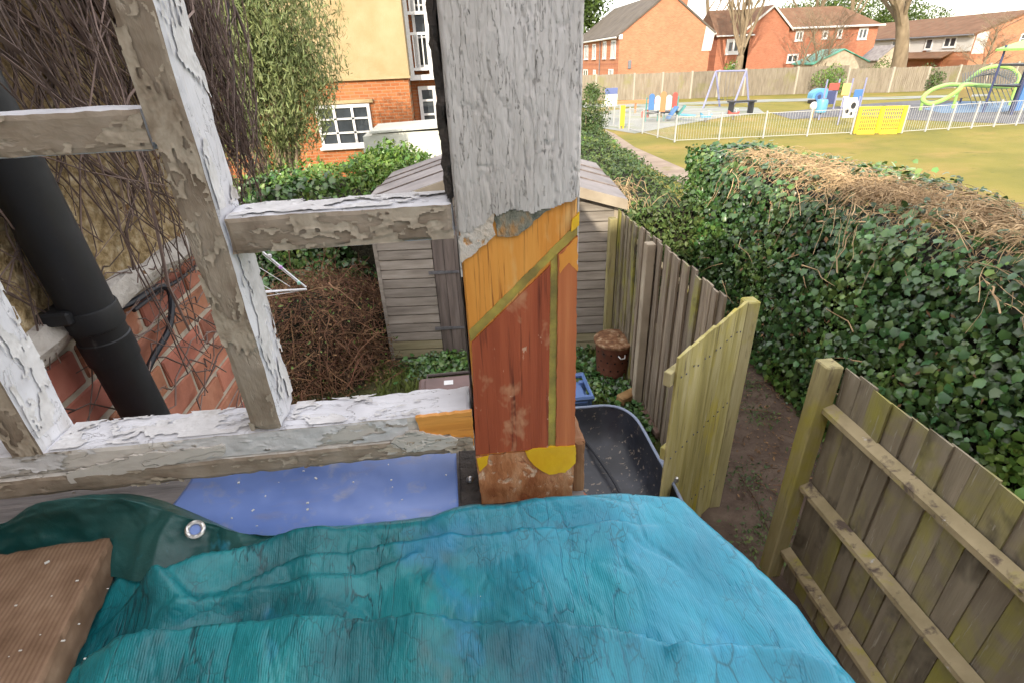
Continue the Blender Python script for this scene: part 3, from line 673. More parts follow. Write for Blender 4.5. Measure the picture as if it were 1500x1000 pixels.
post = thing('window_post', (.065, YF, 2.64), 'tall flaking grey-white timber post repaired with red hardwood and yellow resin', 'post')
Z0 = 2.645
mb = MB(); mb.box((.001, YF + .0022, Z0), (.129, YF + .10, 3.62), .002); mb.build('pine_core', m_pine, post)
# flaking paint skin: a fine sheet with real cracks and a ragged lower edge
nx, nz = 92, 300
xs = np.linspace(-.001, .131, nx); zs = np.linspace(2.985, 3.40, nz); gx, gz = np.meshgrid(xs, zs)
Pn = np.stack([gx * 120, gx * 0, gz * 26], -1); w = fbm(np.stack([gx * 40, gx * 0 + 3, gz * 14], -1), 4) * 2.2
fl = fbm(Pn + w[..., None], 21, 4); ridge = 1 - np.abs(fbm(np.stack([gx * 95 + w, gx * 0, gz * 15], -1), 31, 3))
cracks = np.clip((ridge - .90) / .10, 0, 1) * np.clip(fbm(np.stack([gx * 20, gx * 0, gz * 7], -1), 44, 2) + .55, 0, 1)
hgt = .0008 * fl + .0006 * fbm(np.stack([gx * 300, gx * 0, gz * 120], -1), 61, 2) - .0017 * cracks
ex = np.minimum(gx - xs[0], xs[-1] - gx); hgt -= .0030 * np.clip(1 - ex / .003, 0, 1) ** 2
edge_px = [(668, 346), (690, 338), (706, 330), (716, 322), (722, 316), (740, 311), (775, 312), (800, 308), (822, 302), (850, 290)]
ep = np.array([fx(*p) for p in edge_px]); lowz = np.interp(gx, ep[:, 0], ep[:, 1]) + .004 * fbm(np.stack([gx * 140, gx * 0, gz * 140], -1), 71, 3)
keep = gz > lowz
V = np.stack([gx, YF - .0022 - hgt, gz], -1).reshape(-1, 3)
cellk = keep[:-1, :-1] & keep[1:, :-1] & keep[:-1, 1:] & keep[1:, 1:]
jj, ii = np.nonzero(cellk); F = np.stack([jj*nx+ii, jj*nx+ii+1, (jj+1)*nx+ii+1, (jj+1)*nx+ii], 1)
used = np.unique(F); rm = -np.ones(len(V), int); rm[used] = np.arange(len(used))
link('paint_skin', npmesh('paint_skin', V[used] - np.array(WLOC[post]), rm[F], m_post_paint, True), post, WLOC[post])
mb = MB(); mb.box((.0, YF - .001, 3.385), (.130, YF + .101, 3.615), .002); mb.build('upper_paint', m_post_paint, post)
mb = MB(); mb.box((-.0015, YF + .004, 2.99), (.0005, YF + .101, 3.385)); mb.box((.1295, YF + .004, 2.99), (.1315, YF + .101, 3.385)); mb.build('side_paint', m_post_paint, post)
# repair pieces, each let in to its own depth
patch('filler', [fx(671, 325), fx(724, 312), fx(724, 345), fx(712, 358), fx(690, 376), fx(674, 386)], YF - .0012, .006, m_filler, post, .002, 3)
patch('old_wood', [fx(724, 318), fx(742, 306), fx(788, 302), fx(806, 308), fx(786, 320), fx(770, 332), fx(762, 345), fx(742, 350), fx(728, 346)], YF - .0005, .005, m_scorch, post, .0022, 5)
patch('hardwood_block', [fx(691, 502), fx(806, 389), fx(803, 655), fx(697, 665)], YF - .0008, .02, m_hardwood, post, .0003, 8)
patch('hardwood_strip', [fx(818, 372), fx(846, 346), fx(842, 650), fx(814, 655)], YF - .0006, .02, m_hardwood2, post, .0005, 9)
patch('resin_seam', [fx(687, 486), fx(846, 328), fx(846, 345), fx(806, 383), fx(690, 501)], YF + .0014, .02, m_resin, post, .0006, 10)
patch('resin_seam', [fx(807, 383), fx(817, 373), fx(814, 656), fx(803, 657)], YF + .0012, .02, m_resin, post, .0004, 11)
patch('base_wood', [fx(697, 668), fx(843, 654), fx(838, 726), fx(706, 738)], YF - .0004, .03, m_base_wood, post, .0008, 12)
bl_ = [fx(768, 660), fx(780, 655), fx(843, 651), fx(842, 676), fx(828, 690), fx(805, 693), fx(782, 682)]
patch('pale_stain', [fx(819, 374), fx(846, 347), fx(846, 398), fx(834, 384), fx(820, 400)], YF - .0010, .004, m_pine, post, .0012, 16)
patch('yellow_resin', bl_, YF - .0018, .006, m_resin_y, post, .001, 13)
patch('yellow_resin', [fx(698, 670), fx(716, 666), fx(712, 680), fx(703, 690)], YF - .0012, .004, m_resin_y, post, .001, 14)
patch('yellow_resin', [fx(838, 322), fx(849, 312), fx(848, 330), fx(836, 340)], YF - .001, .004, m_resin_y, post, .0006, 15)
# crumbling dark joint down the left side and a split board on the right of the foot
mb = gbar((-.0095, YF + .006, 3.075), (-.0012, YF + .06, 3.62), .005, .006, 17, 55); mb.build('mastic_joint', m_dark, post)
mb = gbar((-.0025, YF + .012, 2.66), (.0005, YF + .06, 3.03), .008, .001, 18, 60); mb.build('mastic_joint', m_dark, post)
mb = gbar((.1325, YF + .01, 2.64), (.150, YF + .09, 2.735), .006, .0015, 19, 60); mb.build('split_board', m_plank, post)

# sill below the casement
sill = thing('window_sill', (-.35, .6, 2.56), 'weathered grey timber sill under the casement rail', 'sill')
gbar((-1.2, .46, 2.60), (.15, .575, 2.644), .02, .002, 21, 20).build('board', m_sill, sill)
gbar((-1.2, .577, 2.598), (.15, .74, 2.638), .02, .002, 22, 20).build('board', m_sill, sill)
mb = MB(); mb.box((-.03, .50, 2.646), (-.0005, .70, 2.651), .001); mb.build('metal_plate', m_dark, sill)
mb = MB(); mb.lathe((-.015, .6, 2.651), [(.0001, .006), (.003, .0055), (.0055, .003), (.006, 0)], 12); mb.build('screw', flat('zinc', (.5, .5, .52), .35, .6, .9), sill, True)
# brick apron under the bay
ap = MB(); ap.prism([(-.775, -.3, 0), (-.775, .66, 0), (.13, .66, 0), (.235, .47, 0), (.29, .2, 0), (.30, -.3, 0)], (0, 0, 2.597)); tag(ap.build('apron_wall', m_rbrick), 'red brick wall below the bay window sill, under the tarpaulin', 'wall')

# blue plastic sheet lying on the sill
nx, ny = 90, 34
u, v = np.meshgrid(np.linspace(0, 1, nx), np.linspace(0, 1, ny))
c00 = np.array([-.46, .53]); c10 = np.array([-.0335, .51]); c11 = np.array([-.0325, .66]); c01 = np.array([-.415, .66])
XY = (1-u)[..., None]*(1-v)[..., None]*c00 + u[..., None]*(1-v)[..., None]*c10 + u[..., None]*v[..., None]*c11 + (1-u)[..., None]*v[..., None]*c01
z = 2.652 + .030 * v + .0045 * np.sin(v * 7 + 2.2 * u) + .003 * fbm(np.stack([u * 5, v * 3, u * 0], -1), 8)
V = np.concatenate([np.concatenate([XY, z[..., None]], -1).reshape(-1, 3), np.concatenate([XY, z[..., None] - .0015], -1).reshape(-1, 3)])
F = [(j*nx+i, j*nx+i+1, (j+1)*nx+i+1, (j+1)*nx+i) for j in range(ny-1) for i in range(nx-1)]; k = nx * ny
F += [tuple(k + q for q in f[::-1]) for f in F]
for i in range(nx - 1): F += [(i, k+i, k+i+1, i+1)]; a = (ny-1)*nx+i; F += [(a+1, k+a+1, k+a, a)]
for j in range(ny - 1): a = j*nx; b = a+nx; F += [(b, k+b, k+a, a)]; a = j*nx+nx-1; b = a+nx; F += [(a, k+a, k+b, b)]
bs_ = link('plastic_sheet', npmesh('plastic_sheet', V, F, m_blue_sheet, True)); tag(bs_, 'smooth blue plastic sheet lying on the sill below the casement', 'plastic sheet')
# crumbs of paint and filler scattered on it, on the sill and on the tarpaulin
m_crumb = flat('paint_crumb', (.62, .60, .56), .8)
mb = MB()
for i in range(16):
    x = random.uniform(-.41, -.01); y = random.uniform(.55, .62); s = random.uniform(.0008, .0026) * (1.6 if random.random() < .15 else 1)
    zz = 2.662 + .25 * (y - .53) + random.uniform(-.002, .003)
    mb.box((x, y, zz), (x + s * random.uniform(1, 2.2), y + s, zz + s * .6), 0, 0, Matrix.Translation((x, y, 0)) @ Matrix.Rotation(random.uniform(0, 3), 4, 'Z') @ Matrix.Translation((-x, -y, 0)))
tag(mb.build('paint_crumbs', m_crumb), 'crumbs of old paint on the blue sheet', 'debris', kind='stuff')

# ------------------------------------------------------------------ tarpaulin
def tarp_mat():
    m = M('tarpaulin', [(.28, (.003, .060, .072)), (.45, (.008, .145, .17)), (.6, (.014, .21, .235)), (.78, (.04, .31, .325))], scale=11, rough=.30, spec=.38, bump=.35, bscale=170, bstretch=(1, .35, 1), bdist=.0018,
          crack=((.006, .035, .045), 9, (3.6, .6, 1), .02, .85), spots=[((.025, .20, .36), 9, (1, .7, 1), .58, .74), ((.06, .12, .125), 14, (1.3, .45, 1), .58, .78)])  # crack lines: dark colour standing in for shade in the creases
    nt = m.node_tree; N = nt.nodes; L = nt.links
    bs = next(n for n in N if n.type == 'BSDF_PRINCIPLED'); src = bs.inputs['Base Color'].links[0].from_socket
    tc = N.new('ShaderNodeTexCoord'); sp = N.new('ShaderNodeSeparateXYZ'); L.new(tc.outputs['Object'], sp.inputs[0])
    nz = N.new('ShaderNodeTexNoise'); nz.inputs['Scale'].default_value = 5; nz.inputs['Detail'].default_value = 5; L.new(tc.outputs['Object'], nz.inputs[0])
    a = N.new('ShaderNodeMath'); a.operation = 'MULTIPLY_ADD'; a.inputs[1].default_value = .55; L.new(nz.outputs['Fac'], a.inputs[0]); L.new(sp.outputs[0], a.inputs[2])
    q = N.new('ShaderNodeMapRange'); q.inputs[1].default_value = .22; q.inputs[2].default_value = .48; q.inputs[4].default_value = .62; L.new(a.outputs[0], q.inputs[0])
    x = N.new('ShaderNodeMix'); x.data_type = 'RGBA'; L.new(q.outputs[0], x.inputs[0]); L.new(src, x.inputs[6]); x.inputs[7].default_value = (.030, .28, .44, 1)
    L.new(x.outputs[2], bs.inputs['Base Color'])
    prev = bs.inputs['Normal'].links[0].from_socket; colr = x.outputs[2]
    # crackle of crinkles: thin grooves round small facets, their shade painted dark, in patches
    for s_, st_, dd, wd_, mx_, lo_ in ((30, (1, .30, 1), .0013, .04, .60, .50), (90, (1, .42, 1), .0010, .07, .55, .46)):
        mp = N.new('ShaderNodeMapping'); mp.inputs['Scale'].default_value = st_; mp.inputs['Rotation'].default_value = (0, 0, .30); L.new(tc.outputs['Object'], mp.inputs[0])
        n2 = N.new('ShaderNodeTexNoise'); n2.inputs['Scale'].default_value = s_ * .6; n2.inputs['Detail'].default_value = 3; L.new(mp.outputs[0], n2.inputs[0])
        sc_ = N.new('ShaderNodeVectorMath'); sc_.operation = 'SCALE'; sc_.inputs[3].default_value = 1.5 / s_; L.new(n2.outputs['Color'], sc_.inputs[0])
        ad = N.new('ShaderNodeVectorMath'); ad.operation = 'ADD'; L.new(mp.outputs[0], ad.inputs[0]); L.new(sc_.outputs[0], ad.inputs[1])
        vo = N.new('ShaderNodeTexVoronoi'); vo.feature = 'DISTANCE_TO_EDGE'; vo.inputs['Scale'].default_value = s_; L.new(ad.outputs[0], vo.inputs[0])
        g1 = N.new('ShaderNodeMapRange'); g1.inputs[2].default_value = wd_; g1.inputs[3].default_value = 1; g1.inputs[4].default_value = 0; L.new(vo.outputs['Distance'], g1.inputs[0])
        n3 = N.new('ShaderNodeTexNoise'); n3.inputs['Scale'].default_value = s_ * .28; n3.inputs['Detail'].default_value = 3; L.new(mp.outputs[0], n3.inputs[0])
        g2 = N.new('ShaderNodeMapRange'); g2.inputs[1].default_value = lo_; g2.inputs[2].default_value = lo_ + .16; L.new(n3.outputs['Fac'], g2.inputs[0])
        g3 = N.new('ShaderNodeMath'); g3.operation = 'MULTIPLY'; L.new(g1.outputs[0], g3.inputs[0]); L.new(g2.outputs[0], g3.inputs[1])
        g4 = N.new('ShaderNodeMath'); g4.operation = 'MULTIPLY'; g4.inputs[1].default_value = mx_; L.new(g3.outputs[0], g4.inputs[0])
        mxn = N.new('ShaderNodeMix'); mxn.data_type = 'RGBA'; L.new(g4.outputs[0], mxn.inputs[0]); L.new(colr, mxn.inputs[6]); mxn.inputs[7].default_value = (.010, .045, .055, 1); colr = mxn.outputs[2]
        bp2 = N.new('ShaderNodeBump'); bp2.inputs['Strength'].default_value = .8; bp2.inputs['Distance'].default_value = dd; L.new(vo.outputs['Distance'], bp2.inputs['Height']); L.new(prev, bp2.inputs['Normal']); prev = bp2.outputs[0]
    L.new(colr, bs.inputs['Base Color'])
    wv = N.new('ShaderNodeTexWave'); wv.wave_type = 'BANDS'; wv.bands_direction = 'X'; wv.inputs['Scale'].default_value = 130; wv.inputs['Distortion'].default_value = 4; wv.inputs['Detail Scale'].default_value = .3; L.new(tc.outputs['Object'], wv.inputs[0])
    bp3 = N.new('ShaderNodeBump'); bp3.inputs['Strength'].default_value = .35; bp3.inputs['Distance'].default_value = .0003; L.new(wv.outputs['Fac'], bp3.inputs['Height']); L.new(prev, bp3.inputs['Normal'])
    L.new(bp3.outputs[0], bs.inputs['Normal'])
    return m
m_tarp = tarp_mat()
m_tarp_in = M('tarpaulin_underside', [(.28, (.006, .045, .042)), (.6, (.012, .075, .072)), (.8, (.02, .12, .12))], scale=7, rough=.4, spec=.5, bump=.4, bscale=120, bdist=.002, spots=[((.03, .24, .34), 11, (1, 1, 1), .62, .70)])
ZT = 2.655
tarp = thing('tarpaulin', (0, .3, 2.60), 'crumpled teal blue tarpaulin spread over the sill in the foreground', 'tarpaulin')
def poly_xy(pix, z=ZT + .01): return np.array([onz(px, py, z)[:2] for px, py in pix])
def sdist(X, Y, pl):
    """distance to a polyline, positive on the far side, and 0..1 position along it"""
    best = np.full(X.shape, 1e9); sg = np.ones(X.shape); tt = np.zeros(X.shape); L = np.r_[0, np.cumsum(np.linalg.norm(np.diff(pl, axis=0), axis=1))]
    for i in range(len(pl) - 1):
        a, b = pl[i], pl[i + 1]; d = b - a; l2 = d @ d
        t = np.clip(((X - a[0]) * d[0] + (Y - a[1]) * d[1]) / l2, 0, 1)
        ex, ey = X - a[0] - t * d[0], Y - a[1] - t * d[1]; dd = np.hypot(ex, ey); m_ = dd < best
        best = np.where(m_, dd, best); sg = np.where(m_, np.sign(d[0] * ey - d[1] * ex), sg); tt = np.where(m_, (L[i] + t * (L[i+1] - L[i])) / L[-1], tt)
    return best * sg, tt
back = poly_xy([(-60, 790), (0, 800), (120, 800), (260, 800), (380, 788), (480, 772), (575, 768), (640, 757), (700, 745), (780, 735), (850, 728), (930, 724), (985, 727), (1060, 735)], ZT)
right = np.array([(.268, .60), (.276, .513), (.292, .462), (.318, .40), (.337, .34), (.346, .26), (.352, .1), (.355, -.3)])[::-1]
folds = [ # pixels along the fold, height, far width, near width
    ([(40, 1005), (200, 965), (330, 940), (470, 929), (620, 927), (800, 934), (940, 950), (1060, 975)], .016, .0025, .055),
    ([(120, 945), (190, 900), (300, 850), (430, 802), (520, 782), (600, 768), (700, 756), (860, 742), (960, 736)], .017, .0035, .03),
    ([(250, 905), (330, 878), (430, 840), (560, 812), (700, 795), (860, 782), (980, 765)], .008, .002, .02),
    ([(220, 925), (320, 890), (400, 872), (520, 850), (640, 815)], .006, .002, .016),
    ([(170, 850), (250, 870), (300, 905)], .007, .003, .02),
    ([(960, 965), (1060, 955), (1160, 962), (1250, 990)], .008, .002, .022)]
NU, NV = 500, 320
uu = np.linspace(0, 1.0, NU); vv = np.linspace(0, 1, NV)
# u runs left to right and over the right hand edge, v from behind the camera to the back edge and over it
U, Vv = np.meshgrid(np.r_[np.linspace(-.95, .27, NU - 80), np.linspace(.272, .80, 80)], np.r_[np.linspace(-.42, .45, NV - 90), np.linspace(.4512, .75, 90)])
xr = np.interp(Vv, right[:, 1], right[:, 0])
def bend(s, r=.016):
    """walk over a rounded edge: returns (forward, drop) for overshoot s"""
    a = np.clip(s, 0, r * math.pi / 2) / r; rest = np.clip(s - r * math.pi / 2, 0, None)
    f_ = np.where(s < 0, s, r * np.sin(a)); d_ = np.where(s < 0, 0, r * (1 - np.cos(a)) + rest); return f_, d_
fwd, drop = bend(U - xr + .014)
X = xr - .014 + fwd
yb = np.interp(X, back[:, 0], back[:, 1])
fwd2, drop2 = bend(Vv - yb + .010, .010)
Y = yb - .010 + fwd2
drop2 = np.minimum(drop2, np.where(X < .12, .02, .25))
Z = np.full(X.shape, ZT)
for pix, hgt_, wf, wnr in folds:
    d_, t_ = sdist(X, Y, poly_xy(pix)); env = np.clip(np.minimum(t_, 1 - t_) * 7, 0, 1); env = env * env * (3 - 2 * env)
    d_ = d_ + .004 * fbm(np.stack([X * 18, Y * 18, X * 0], -1), 77, 2)
    Z += env * np.clip((yb - Y - .004) / .035, .12, 1) * hgt_ * 2.0 * np.where(d_ > 0, np.exp(-(d_ / wf) ** 2), np.exp(-(d_ / wnr) ** 2))
P3 = np.stack([X, Y, X * 0], -1)
def crumple(X, Y, n, f0, f1, slope, seed, gate=.15, dirm=.2, dirs=.55):
    """sum of straight sharp-edged pleats in many directions, each living in its own patches"""
    r = np.random.default_rng(seed); P = np.stack([X, Y, X * 0], -1); out = np.zeros(X.shape); wp = .018 * fbm(P * 7, seed, 2)
    for i in range(n):
        th = r.normal(dirm, dirs); f = r.uniform(f0, f1); w = (X * math.cos(th) + Y * math.sin(th) + wp) * f + r.random() * 9
        tri = np.abs((w % 1) - .5) * 2
        g_ = np.clip((fbm(P * r.uniform(3, 7) + i * 3.7, seed + i, 2) + gate) * 2.2, 0, 1); out += slope / (2 * f) * tri * g_
    return out
Z += .005 * fbm(P3 * np.array([6, 5, 1]), 3, 2)
Z += crumple(X, Y, 8, 5, 11, .10, 5) + crumple(X, Y, 9, 18, 34, .072, 40, -.05) - .0022 * np.clip(1 - np.abs(fbm(np.stack([X * 13 + 5 * Y + .5 * fbm(P3 * 9, 8), Y * 3.2, X * 0], -1), 25, 3)) / .03, 0, 1)
wob = .010 * fbm(np.stack([X * 12, Y * 12, (drop + drop2) * 9], -1), 23, 3) * np.clip((drop + drop2) / .05, 0, 1)
Z = Z - drop - drop2
X = X + wob + np.where(drop > 0, .12 * drop, 0)
V = np.stack([X, Y + wob, Z], -1).reshape(-1, 3)
F = [(j*NU+i, j*NU+i+1, (j+1)*NU+i+1, (j+1)*NU+i) for j in range(NV-1) for i in range(NU-1)]
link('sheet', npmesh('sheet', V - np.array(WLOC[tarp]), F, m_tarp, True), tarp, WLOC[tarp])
# turned-up hem at the back left, dark underside towards us, with its eyelet
top = [(-90, 805), (-40, 792), (0, 770), (60, 742), (120, 726), (180, 722), (230, 732), (290, 757), (345, 782), (400, 795), (440, 790)]
bot = [(-90, 870), (-40, 860), (0, 850), (60, 845), (120, 845), (180, 848), (230, 856), (290, 850), (345, 838), (400, 826), (440, 806)]
T = np.array([ony(*p, yy_) for p, yy_ in zip(top, [.528] * 7 + [.522, .512, .505, .505])]); B = np.array([onz(*p, ZT + .006) for p in bot])
t = np.linspace(0, 1, 170); k = np.linspace(0, 1, len(T)); T = np.stack([np.interp(t, k, T[:, q]) for q in range(3)], 1); B = np.stack([np.interp(t, k, B[:, q]) for q in range(3)], 1)
ker = np.hanning(25); ker /= ker.sum(); sm = lambda A: np.stack([np.convolve(np.pad(A[:, q], 12, 'edge'), ker, 'valid') for q in range(3)], 1)
T, B = sm(T), sm(B); rows = 46; V = []
for j in range(rows):
    s = j / (rows - 1); q = T * (1 - s) + B * s
    q = q + np.array([0, .016, .004]) * math.sin(s * math.pi) + (np.stack([fbm(np.stack([q[:, 0] * 30, np.full(len(q), s * 3), q[:, 0] * 0], 1), 5 + z_, 3) for z_ in range(3)], 1) * .0035)
    q = q + np.array([0, -.5, .8]) * (crumple(q[:, 0], q[:, 1] * 1.5 - q[:, 2] * 2, 8, 5, 13, .30, 300, .1, .5, .9) + crumple(q[:, 0], q[:, 1] - q[:, 2] * 1.5, 6, 40, 70, .14, 330, .2, .3, .8))[:, None] * min(1, s * 6)
    V.append(q)
over = [T + np.array([0, .004 + .012 * s, -.020 * s]) for s in (.3, .7, 1)]
V = np.array(over[::-1] + V); nr = len(V); nc = V.shape[1]
F = [(j*nc+i, (j+1)*nc+i, (j+1)*nc+i+1, j*nc+i+1) for j in range(nr-1) for i in range(nc-1)]
link('turned_hem', npmesh('turned_hem', V.reshape(-1, 3) - np.array(WLOC[tarp]), F, m_tarp_in, True), tarp, WLOC[tarp])
m_zinc = flat('eyelet_metal', (.55, .54, .52), .28, .6, .9)
ec = Vector(ony(286, 775, .494)); vd = (Vector(CPOS) - ec).normalized(); ax = Vector((1, 0, 0)); ay = vd.cross(ax).normalized(); ax = ay.cross(vd)
mb = MB(); mb.tube([ec + (ax * math.cos(a) + ay * math.sin(a)) * .0085 for a in np.linspace(0, 2 * math.pi, 28, endpoint=False)], .0028, 8, closed=True); mb.build('eyelet', m_zinc, tarp, True)
mb = MB(); mb.add([ec - vd * .0008 + (ax * math.cos(a) + ay * math.sin(a)) * .0075 for a in np.linspace(0, 2 * math.pi, 24, endpoint=False)], [tuple(range(24))]); mb.build('eyelet_hole', m_blue_sheet, tarp)
# scraps on the tarpaulin
# ------------------------------------------------------------------ sawn board lying on it, lower left
ztop = 2.716
e0 = onz(163, 783, ztop)[:2]; far = onz(-40, 815, ztop)[:2]
ld = onz(62, 985, ztop)[:2] - e0; ld = ld / np.linalg.norm(ld); ed = far - e0; ed = ed / np.linalg.norm(ed)
nl, nw, nt_ = 90, 40, 6; Lb, Wb, Tb = .55, .23, .042
mbp = MB(); lo = (0, 0, 0)
mbp = gbar((0, 0, 0), (Lb, Wb, Tb), .007, .0005, 33, 25)
Vp = np.array(mbp.v); gx_ = Vp[:, 1] + .006 * fbm(np.stack([Vp[:, 0] * 4, Vp[:, 1] * 0, Vp[:, 1] * 0], 1), 5)
Vp[:, 2] += np.where(Vp[:, 2] > Tb * .7, .0004 * vnoise(Vp * 60, 4), 0)
V = np.stack([e0[0] + ld[0] * Vp[:, 0] + ed[0] * Vp[:, 1], e0[1] + ld[1] * Vp[:, 0] + ed[1] * Vp[:, 1], ztop - Tb + Vp[:, 2]], 1)
mbp.v = [tuple(q) for q in V]
def plank_mat():
    m = M('sawn_board', [(.25, (.15, .088, .052)), (.55, (.24, .15, .095)), (.8, (.33, .225, .15))], scale=30, rough=.72, bump=.4, bdist=.002, spots=[((.55, .5, .45), 60, (1, 1, 1), .74, .76)])
    nt = m.node_tree; N = nt.nodes; L = nt.links; bs = next(n for n in N if n.type == 'BSDF_PRINCIPLED'); src = bs.inputs['Base Color'].links[0].from_socket
    tc = N.new('ShaderNodeTexCoord'); dt = N.new('ShaderNodeVectorMath'); dt.operation = 'DOT_PRODUCT'; nv = np.array([-ld[1], ld[0]]); dt.inputs[1].default_value = (nv[0], nv[1], 0.15); L.new(tc.outputs['Object'], dt.inputs[0])
    nz = N.new('ShaderNodeTexNoise'); nz.inputs['Scale'].default_value = 9; L.new(tc.outputs['Object'], nz.inputs[0])
    a = N.new('ShaderNodeMath'); a.operation = 'MULTIPLY_ADD'; a.inputs[1].default_value = .010; L.new(nz.outputs['Fac'], a.inputs[0]); L.new(dt.outputs['Value'], a.inputs[2])
    b = N.new('ShaderNodeMath'); b.operation = 'MULTIPLY'; b.inputs[1].default_value = 2 * math.pi / .0048; L.new(a.outputs[0], b.inputs[0])
    s = N.new('ShaderNodeMath'); s.operation = 'SINE'; L.new(b.outputs[0], s.inputs[0])
    q = N.new('ShaderNodeMapRange'); q.inputs[1].default_value = -.6; q.inputs[2].default_value = 1; q.inputs[4].default_value = .42; L.new(s.outputs[0], q.inputs[0])
    x = N.new('ShaderNodeMix'); x.data_type = 'RGBA'; L.new(q.outputs[0], x.inputs[0]); L.new(src, x.inputs[6]); x.inputs[7].default_value = (.085, .042, .022, 1)
    L.new(x.outputs[2], bs.inputs['Base Color']); return m
tag(mbp.build('wooden_board', plank_mat()), 'brown sawn board with coarse grain lying on the tarpaulin', 'board')
mb = MB()
for i in range(20):
    p = onz(random.uniform(-10, 160), random.uniform(800, 1000), ztop + .001); s = random.uniform(.0006, .0016)
    if i > 10: p = onz(random.uniform(60, 900), random.uniform(760, 990), ZT + .012)
    mb.box(p, (p[0] + s * random.uniform(1, 3), p[1] + s, p[2] + s * .6))
p = onz(66, 826, ztop + .001); mb.box(p, (p[0] + .0045, p[1] + .003, p[2] + .001), 0, 0, Matrix.Translation(p) @ Matrix.Rotation(.7, 4, 'Z') @ Matrix.Translation(-Vector(p)))
tag(mb.build('paint_flakes', m_crumb), 'pale flakes of paint on the board and tarpaulin', 'debris', kind='stuff')

# ------------------------------------------------------------------ wheelbarrow below the sill
wb = thing('wheelbarrow', (.95, 2.75, 0), 'black dusty tray with a blue-grey rim below the post, beside the open gate', 'wheelbarrow')
m_tray = M('black_dusty_tray', [(.3, (.008, .009, .013)), (.7, (.018, .02, .028))], scale=3, rough=.42, spec=.5, bump=.15, spots=[((.20, .16, .12), 26, (1, 1, 1), .60, .66), ((.03, .033, .045), 2.5, (1, 2, 1), .5, .75)])
m_rim = flat('blue_grey_rim', (.20, .24, .33), .4)
ZR = .78
outline = [onz(*p, ZR)[:2] for p in [(770, 600), (845, 597), (885, 594), (910, 598), (930, 611), (944, 632), (958, 658), (975, 688), (993, 722), (1004, 750), (1003, 790), (985, 815), (940, 830), (860, 835), (790, 820), (752, 780), (745, 700), (750, 630)]]
O = np.array(outline); nO = len(O); tq = np.linspace(0, nO, 72, endpoint=False); ki = tq.astype(int); fr = (tq - ki)[:, None]
a_, b_, c_, d_ = O[(ki-1) % nO], O[ki % nO], O[(ki+1) % nO], O[(ki+2) % nO]
Q = .5 * (2*b_ + (c_-a_)*fr + (2*a_-5*b_+4*c_-d_)*fr**2 + (3*b_-a_-3*c_+d_)*fr**3); cen = Q.mean(0)
lev = [(1.0, 0), (.985, -.03), (.95, -.12), (.87, -.23), (.76, -.29), (.6, -.315), (.3, -.325), (.02, -.33)]
mb = MB(); vs = []; n_ = len(Q)
for s, dz in lev: vs += [(cen[0] + (q[0]-cen[0])*s, cen[1] + (q[1]-cen[1])*s, ZR + dz) for q in Q]
for s, dz in lev[::-1]: vs += [(cen[0] + (q[0]-cen[0])*(s + .012), cen[1] + (q[1]-cen[1])*(s + .012), ZR + dz - .006) for q in Q]
fs = [(i*n_+j, i*n_+(j+1) % n_, (i+1)*n_+(j+1) % n_, (i+1)*n_+j) for i in range(2*len(lev)-1) for j in range(n_)]
mb.add(vs, fs); mb.build('tray', m_tray, wb, True)
mb = MB(); mb.tube([(q[0], q[1], ZR + .002) for q in Q], .011, 7, closed=True); mb.build('rim', m_rim, wb, True)
p1 = onz(962, 672, ZR); p2 = onz(984, 706, ZR)
mb = MB(); mb.beam(p1 + np.array([.02, 0, .01]), p2 + np.array([.02, 0, .01]), .035, .02, ch=.003); mb.build('bracket', m_rim, wb)
for px, py in ((979, 673), (984, 693), (985, 706)):
    p = onz(px, py, ZR); mb = MB(); mb.lathe((p[0] + .02, p[1], ZR), [(.0001, .045), (.014, .04), (.018, .02), (.012, 0)], 10); mb.build('bolt', m_zinc, wb, True)
fr_ = flat('barrow_frame', (.05, .06, .08), .5)
for sx in (-.2, .22):
    mb = MB(); mb.tube([(cen[0] + sx, cen[1] + .5, .30), (cen[0] + sx, cen[1] - .3, .42), (cen[0] + sx * 1.2, cen[1] - .5, .6)], .017, 8); mb.build('frame_tube', fr_, wb, True)
    mb = MB(); mb.tube([(cen[0] + sx, cen[1] - .25, .42), (cen[0] + sx * 1.15, cen[1] - .3, .02)], .017, 8); mb.build('leg', fr_, wb, True)
mb = MB(); mb.tube([(cen[0] - .03 + .0, cen[1] + .52 + .16 * math.cos(a), .2 + .16 * math.sin(a)) for a in np.linspace(0, 2 * math.pi, 24, endpoint=False)], .035, 8, closed=True); mb.build('wheel', fr_, wb, True)
def tray_pt(px, py, z): return onz(px, py, z)
cable('black_hose', [onz(838, 625, .62), onz(852, 640, .55), onz(872, 665, .52), onz(893, 695, .51), onz(908, 722, .51), onz(918, 760, .55)], .011, 'black hose curving across the dusty tray of the wheelbarrow', m_cable, 'hose')

